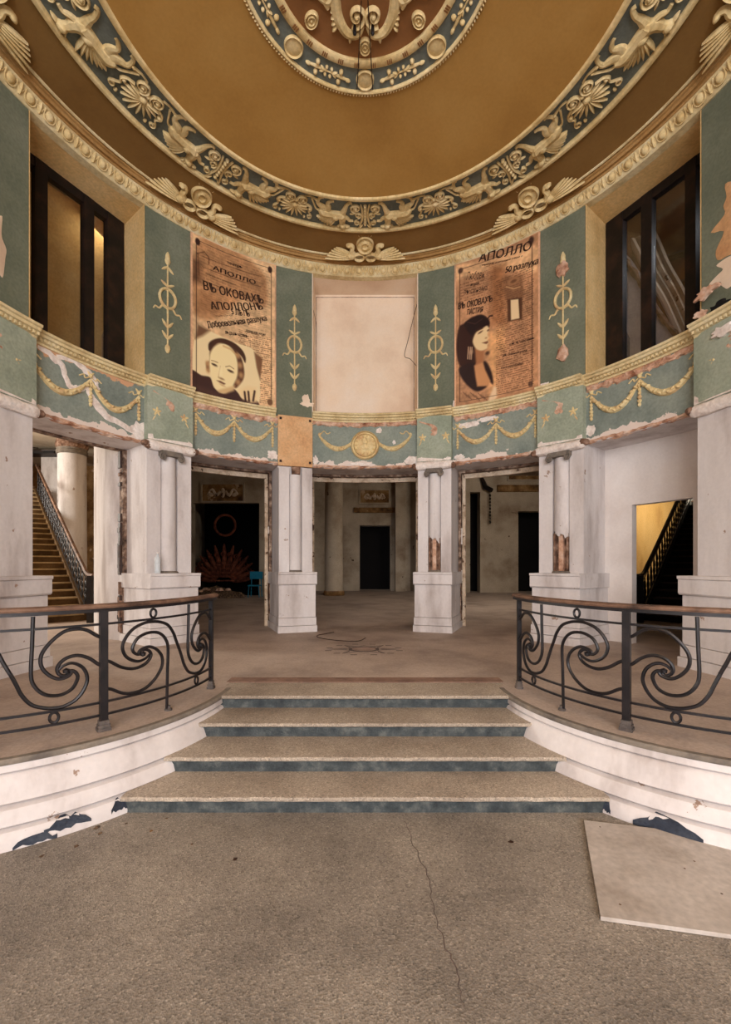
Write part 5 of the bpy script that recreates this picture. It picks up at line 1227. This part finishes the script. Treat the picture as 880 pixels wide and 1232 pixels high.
# right part of the back hall
YR = 18.9
wall('wall_hall', 2.75, YR, 8.7, YR, m=BACKW, label='back hall wall with two dark doorways behind the right opening', holes=((XL(566, YR)-2.75, XL(578, YR)-2.75, CAMZ+(HY-592)/F*YR), (XL(624, YR)-2.75, XL(655, YR)-2.75+.2, CAMZ+(HY-615)/F*YR)), th=.5)
obj('dark_room_sheet', MB().box((2.8, 20.1, FL), (9, 20.2, CZ)), BLACK, sb); obj('dark_room_sheet', MB().box((8.9, 19.3, FL), (9, 20.1, CZ)), BLACK, sb)  # black sheets painting the darkness beyond the two right doorways
framed_panel(612, 656, 560, 577, YR-.02, 'framed dark relief panel high on the right back wall')
obj('wall_moulding', MB().box((XL(598, YR), YR-.14, CAMZ+(HY-592)/F*YR), (XL(660, YR), YR, CAMZ+(HY-584)/F*YR)), OLDWALL, sb)
sc2 = thing('wall_sconce', 'broken dark wall lamp with hanging cord seen through the right doorway', 'lamp', at(588, 600, 18.8))
q = at(584, 586, 18.7); obj('bracket', MB().tube([at(578, 570, 18.8), q, at(592, 590, 18.5)], [.05, .12, .1], 7), DARKW, sc2)
mb = MB()
for k in range(9): p = at(590, 596+4*k, 18.6); mb.lathe([(0, -.09), (.05, 0), (0, .09)], p, 6)
obj('cord', mb, DARKW, sc2)
# ------------------------------------------------------------------ balustrades on the podium
RR_ = ER-.155
def rp_(s, z, side, off=0.0):
    if s <= 90: x = EC[0]-(RR_+off)*math.cos(s*D2R); y = EC[1]-(RR_+off)*math.sin(s*D2R)
    else: x = EC[0]+(s-90)*D2R*RR_; y = EC[1]-(RR_+off)
    return (side*x, y, FL+z)
M1 = [(0, .675), (1.4, .688), (3.7, .736), (5.9, .753), (8.6, .742), (11.0, .689), (12.8, .622), (13.4, .565), (13.0, .504), (11.5, .449), (9.7, .42), (8.0, .428), (7.2, .448), (7.3, .465), (7.9, .468)]
M2 = [(0, .473), (1.2, .484), (3.4, .538), (5.8, .567), (8.0, .559), (9.5, .528), (10.1, .488), (9.7, .454), (8.8, .437), (8.0, .442), (7.9, .456)]
M3 = [(14.8, .856), (15.0, .66), (15.2, .463), (14.4, .384), (12.8, .332), (10.9, .31), (8.8, .312), (6.9, .343), (5.9, .40), (6.0, .438), (6.8, .463), (7.6, .464), (8.0, .452)]
MS = [(19.15, .4875), (18.0, .41), (17.0, .34), (15.2, .271), (12.8, .237), (10.7, .225), (8.6, .227), (6.3, .256), (4.6, .312), (3.7, .384), (4.2, .453), (5.5, .497), (7.2, .518), (8.8, .506), (9.7, .482)]
LABR = {-1: 'black iron scroll balustrade left of the steps with worn wooden handrail', 1: 'black iron scroll balustrade right of the steps with worn wooden handrail'}
for side in (-1, 1):
    e = thing('balustrade', LABR[side], 'balustrade', rp_(42, 0, side))
    SEND = 124
    ss = np.concatenate([np.linspace(-4, 90, 48), np.linspace(92, SEND, 8)])
    hr = [(-.034, .888), (.034, .888), (.040, .900), (.034, .913), (.015, .921), (-.015, .921), (-.034, .913), (-.040, .900)]
    obj('handrail', MB().sweep(hr, lambda s, o, z: rp_(s, z, side, o), ss), WOOD, e, 'worn brown wooden handrail')
    obj('rail_bar', MB().sweep([(-.026, .862), (.026, .862), (.026, .888), (-.026, .888)], lambda s, o, z: rp_(s, z, side, o), ss), IRON, e)
    for z in (.772, .205, .113): obj('rail_bar', MB().sweep([(-.009, z-.008), (.009, z-.008), (.009, z+.008), (-.009, z+.008)], lambda s, o, zz: rp_(s, zz, side, o), ss[2:]), IRON, e)
    def bar(pts, r=.0125, name='scroll', k=5):
        p = cr(pts, k); obj(name, MB().tube([rp_(s, z, side) for s, z in p], [r]*max(1, int(len(p)*.75))+list(np.linspace(r, r*.75, len(p)-max(1, int(len(p)*.75)))), 7), IRON, e)
    def post(s, hw, name='post'):
        p = rp_(s, 0, side); mb = MB(); a = -side*(s)*D2R
        m_ = MB(lambda u, v, z: (p[0]+u*math.cos(a)-v*math.sin(a), p[1]+u*math.sin(a)+v*math.cos(a), z))
        m_.box((-hw, -hw, FL+.02), (hw, hw, FL+.87)); q = obj(name, m_, IRON, e)
        b_ = MB(lambda u, v, z: (p[0]+u*math.cos(a)-v*math.sin(a), p[1]+u*math.sin(a)+v*math.cos(a), z)); w2 = hw*1.3+.004
        b_.box((-w2*1.15, -w2*1.15, FL), (w2*1.15, w2*1.15, FL+.022)); b_.box((-w2, -w2, FL+.022), (w2, w2, FL+.045)); b_.box((-w2*.85, -w2*.85, FL+.045), (w2*.85, w2*.85, FL+.075)); obj('foot', b_, FOOT, q, smooth=0)
    for s, hw in ((0, .018), (42, .026), (84, .026), (122, .018)): post(s, hw)
    for base in (0, 42, 84):
        if base == 84: mk = [lambda p, b=base: (p[0]*.9+b, p[1])]
        else: mk = [lambda p, b=base: (p[0]+b, p[1]), lambda p, b=base: ((42-1.26*p[0] if p[0] <= 11 else 28.14-1.103*(p[0]-11))+b, .975-p[1])]
        for j, f_ in enumerate(mk):
            for ln in (M1, M2, M3):
                pts = [f_(p) for p in ln]
                if j == 1 and ln is M3: pts = [(pts[0][0], .02)]+pts[1:]
                bar(pts)
            sp = [f_(p) for p in MS]
            bar(sp)
            # eye of the scroll
            p = rp_(*f_((8.2, .468)), side); obj('scroll_eye', MB().lathe([(0, -.022), (.02, -.012), (.022, .01), (0, .022)], p, 8), IRON, e)
            s_, z_ = f_((10.7, .165)); zc_ = .160 if j == 0 else .817; rad = .034
            obj('ring', MB().tube([rp_(s_+rad*.75*math.cos(t)/RR_/D2R, zc_+rad*math.sin(t), side) for t in np.linspace(0, 2*math.pi, 17)], .0095, 6, False), IRON, e)
        s_ = 23.4+base if base < 84 else 0
        if s_:
            p = rp_(s_, 0, side); obj('bar_foot', MB().lathe([(0, 0), (.032, 0), (.032, .012), (.02, .018), (.018, .04), (0, .04)], (p[0], p[1], FL), 8), FOOT, e)
# ------------------------------------------------------------------ loose things
bt = P(-51.4, 3.99, 1.576); b_ = thing('plastic_bottle', 'clear plastic water bottle standing on the plinth of the left pillar', 'bottle', bt)
gm = bpy.data.materials.new('clear_plastic'); gm.use_nodes = True; g_ = gm.node_tree.nodes['Principled BSDF']; g_.inputs['Base Color'].default_value = (.78, .84, .88, 1); g_.inputs['Roughness'].default_value = .15; g_.inputs['Alpha'].default_value = .55
obj('bottle_body', MB().lathe([(0, 0), (.040, 0), (.044, .01), (.043, .06), (.040, .07), (.043, .08), (.043, .13), (.039, .14), (.043, .15), (.043, .20), (.034, .245), (.016, .275), (.014, .30)], bt, 16), gm, b_)
obj('cap', MB().lathe([(.016, .298), (.016, .318), (0, .318)], bt, 12), CHIPW, b_)
# loose board lying on the lower floor
p0 = Vector(at(703, 991, 2.842)); u = Vector((.985, -.215, 0)).normalized(); v = Vector((-.375, -.927, 0)).normalized()
c = [(p0.x, p0.y), (p0.x+u.x*1.45, p0.y+u.y*1.45), (p0.x+u.x*1.45+v.x*.80, p0.y+u.y*1.45+v.y*.80), (p0.x+v.x*.84, p0.y+v.y*.84)]
bd = MB(); bd.prism(c, .004, .024); bo = obj('loose_board', bd, BOARD, None, 'grey white board lying flat on the floor at lower right', 'board')
for a, b in ((.09, .06), (.95, .09), (.10, .74), (.55, .30), (.48, .38), (.60, .55)):
    p = (p0.x+u.x*a+v.x*b, p0.y+u.y*a+v.y*b); obj('nail_hole', MB().lathe([(0, .0243), (.006, .0246), (0, .0248)], (p[0], p[1], 0), 7), DEBRIS, bo)
rn = random.Random(17)
def litter(px, py, size, m, label, grp=None, flat=.35):
    Y = F*CAMZ/(py-HY) if py > 955 or px < 150 or px > 728 else F*1.2/(py-HY); x, y, z = at(px, py, Y); z0 = 0 if Y < 3.0 else FL; mb = MB(); n = 8; vs = [(x, y, z0+size*flat)]
    for i in range(n): a = 6.283*i/n; r = size*(.5+.6*rn.random()); vs.append((x+r*math.cos(a), y+r*math.sin(a), z0+.001+.3*flat*size*rn.random()))
    vs.append((x, y, z0)); fs = [(0, 1+i, 1+(i+1) % n) for i in range(n)]+[(n+1, 1+(i+1) % n, 1+i) for i in range(n)]
    return obj('fallen_leaf' if 'leaf' in label else 'pebble', mb.add(vs, fs), m, None, label, 'leaf' if 'leaf' in label else 'debris', grp, smooth=0)
for px, py, s_, m_, lb in ((116, 996, .024, DEBRIS, 'largest brown crumb in the debris by the left podium foot'), (121, 1003, .018, DEBRIS, 'brown crumb just in front of the largest crumb by the left podium'),
        (122, 989, .013, CHIPW, 'white plaster crumb on the floor by the left podium foot'), (152, 991, .013, DEBRIS, 'small brown crumb between the debris and the lowest step corner'),
        (92, 1018, .020, DEBRIS, 'brown crumb on the floor left of the largest crumb'), (50, 1030, .016, DEBRIS, 'brown crumb on the floor nearest the left edge of view'), (200, 985, .012, DEBRIS, 'tiny crumb right below the lowest riser at left')):
    litter(px, py, s_, m_, lb)
litter(182, 1000, .014, OLDWALL, 'curled yellowish leaf on the floor left of centre'); litter(283, 1034, .016, INK, 'small dark leaf on the floor left of centre')
litter(615, 1013, .020, INK, 'round dark stone on the floor right of centre', flat=.25); litter(231, 1016, .010, DEBRIS, 'small brown fleck on the floor left of the dark leaf')
litter(764, 1004, .013, CHIPW, 'white plaster crumb behind the upper edge of the loose board'); litter(748, 999, .010, CHIPW, 'smaller plaster crumb near the upper left corner of the board')
wl_ = thing('floor_wire', 'thin dark wire curling on the floor behind the star inlay', 'wire', (-.5, 6.9, FL))
pw = [(440, 768), (430, 772), (405, 771), (385, 768), (382, 765), (392, 763), (402, 761)]
obj('wire', MB().tube(cr([(XL(x, 624/(y-680)), 624/(y-680), FL+.008) for x, y in pw], 5), .006, 5), INK, wl_)
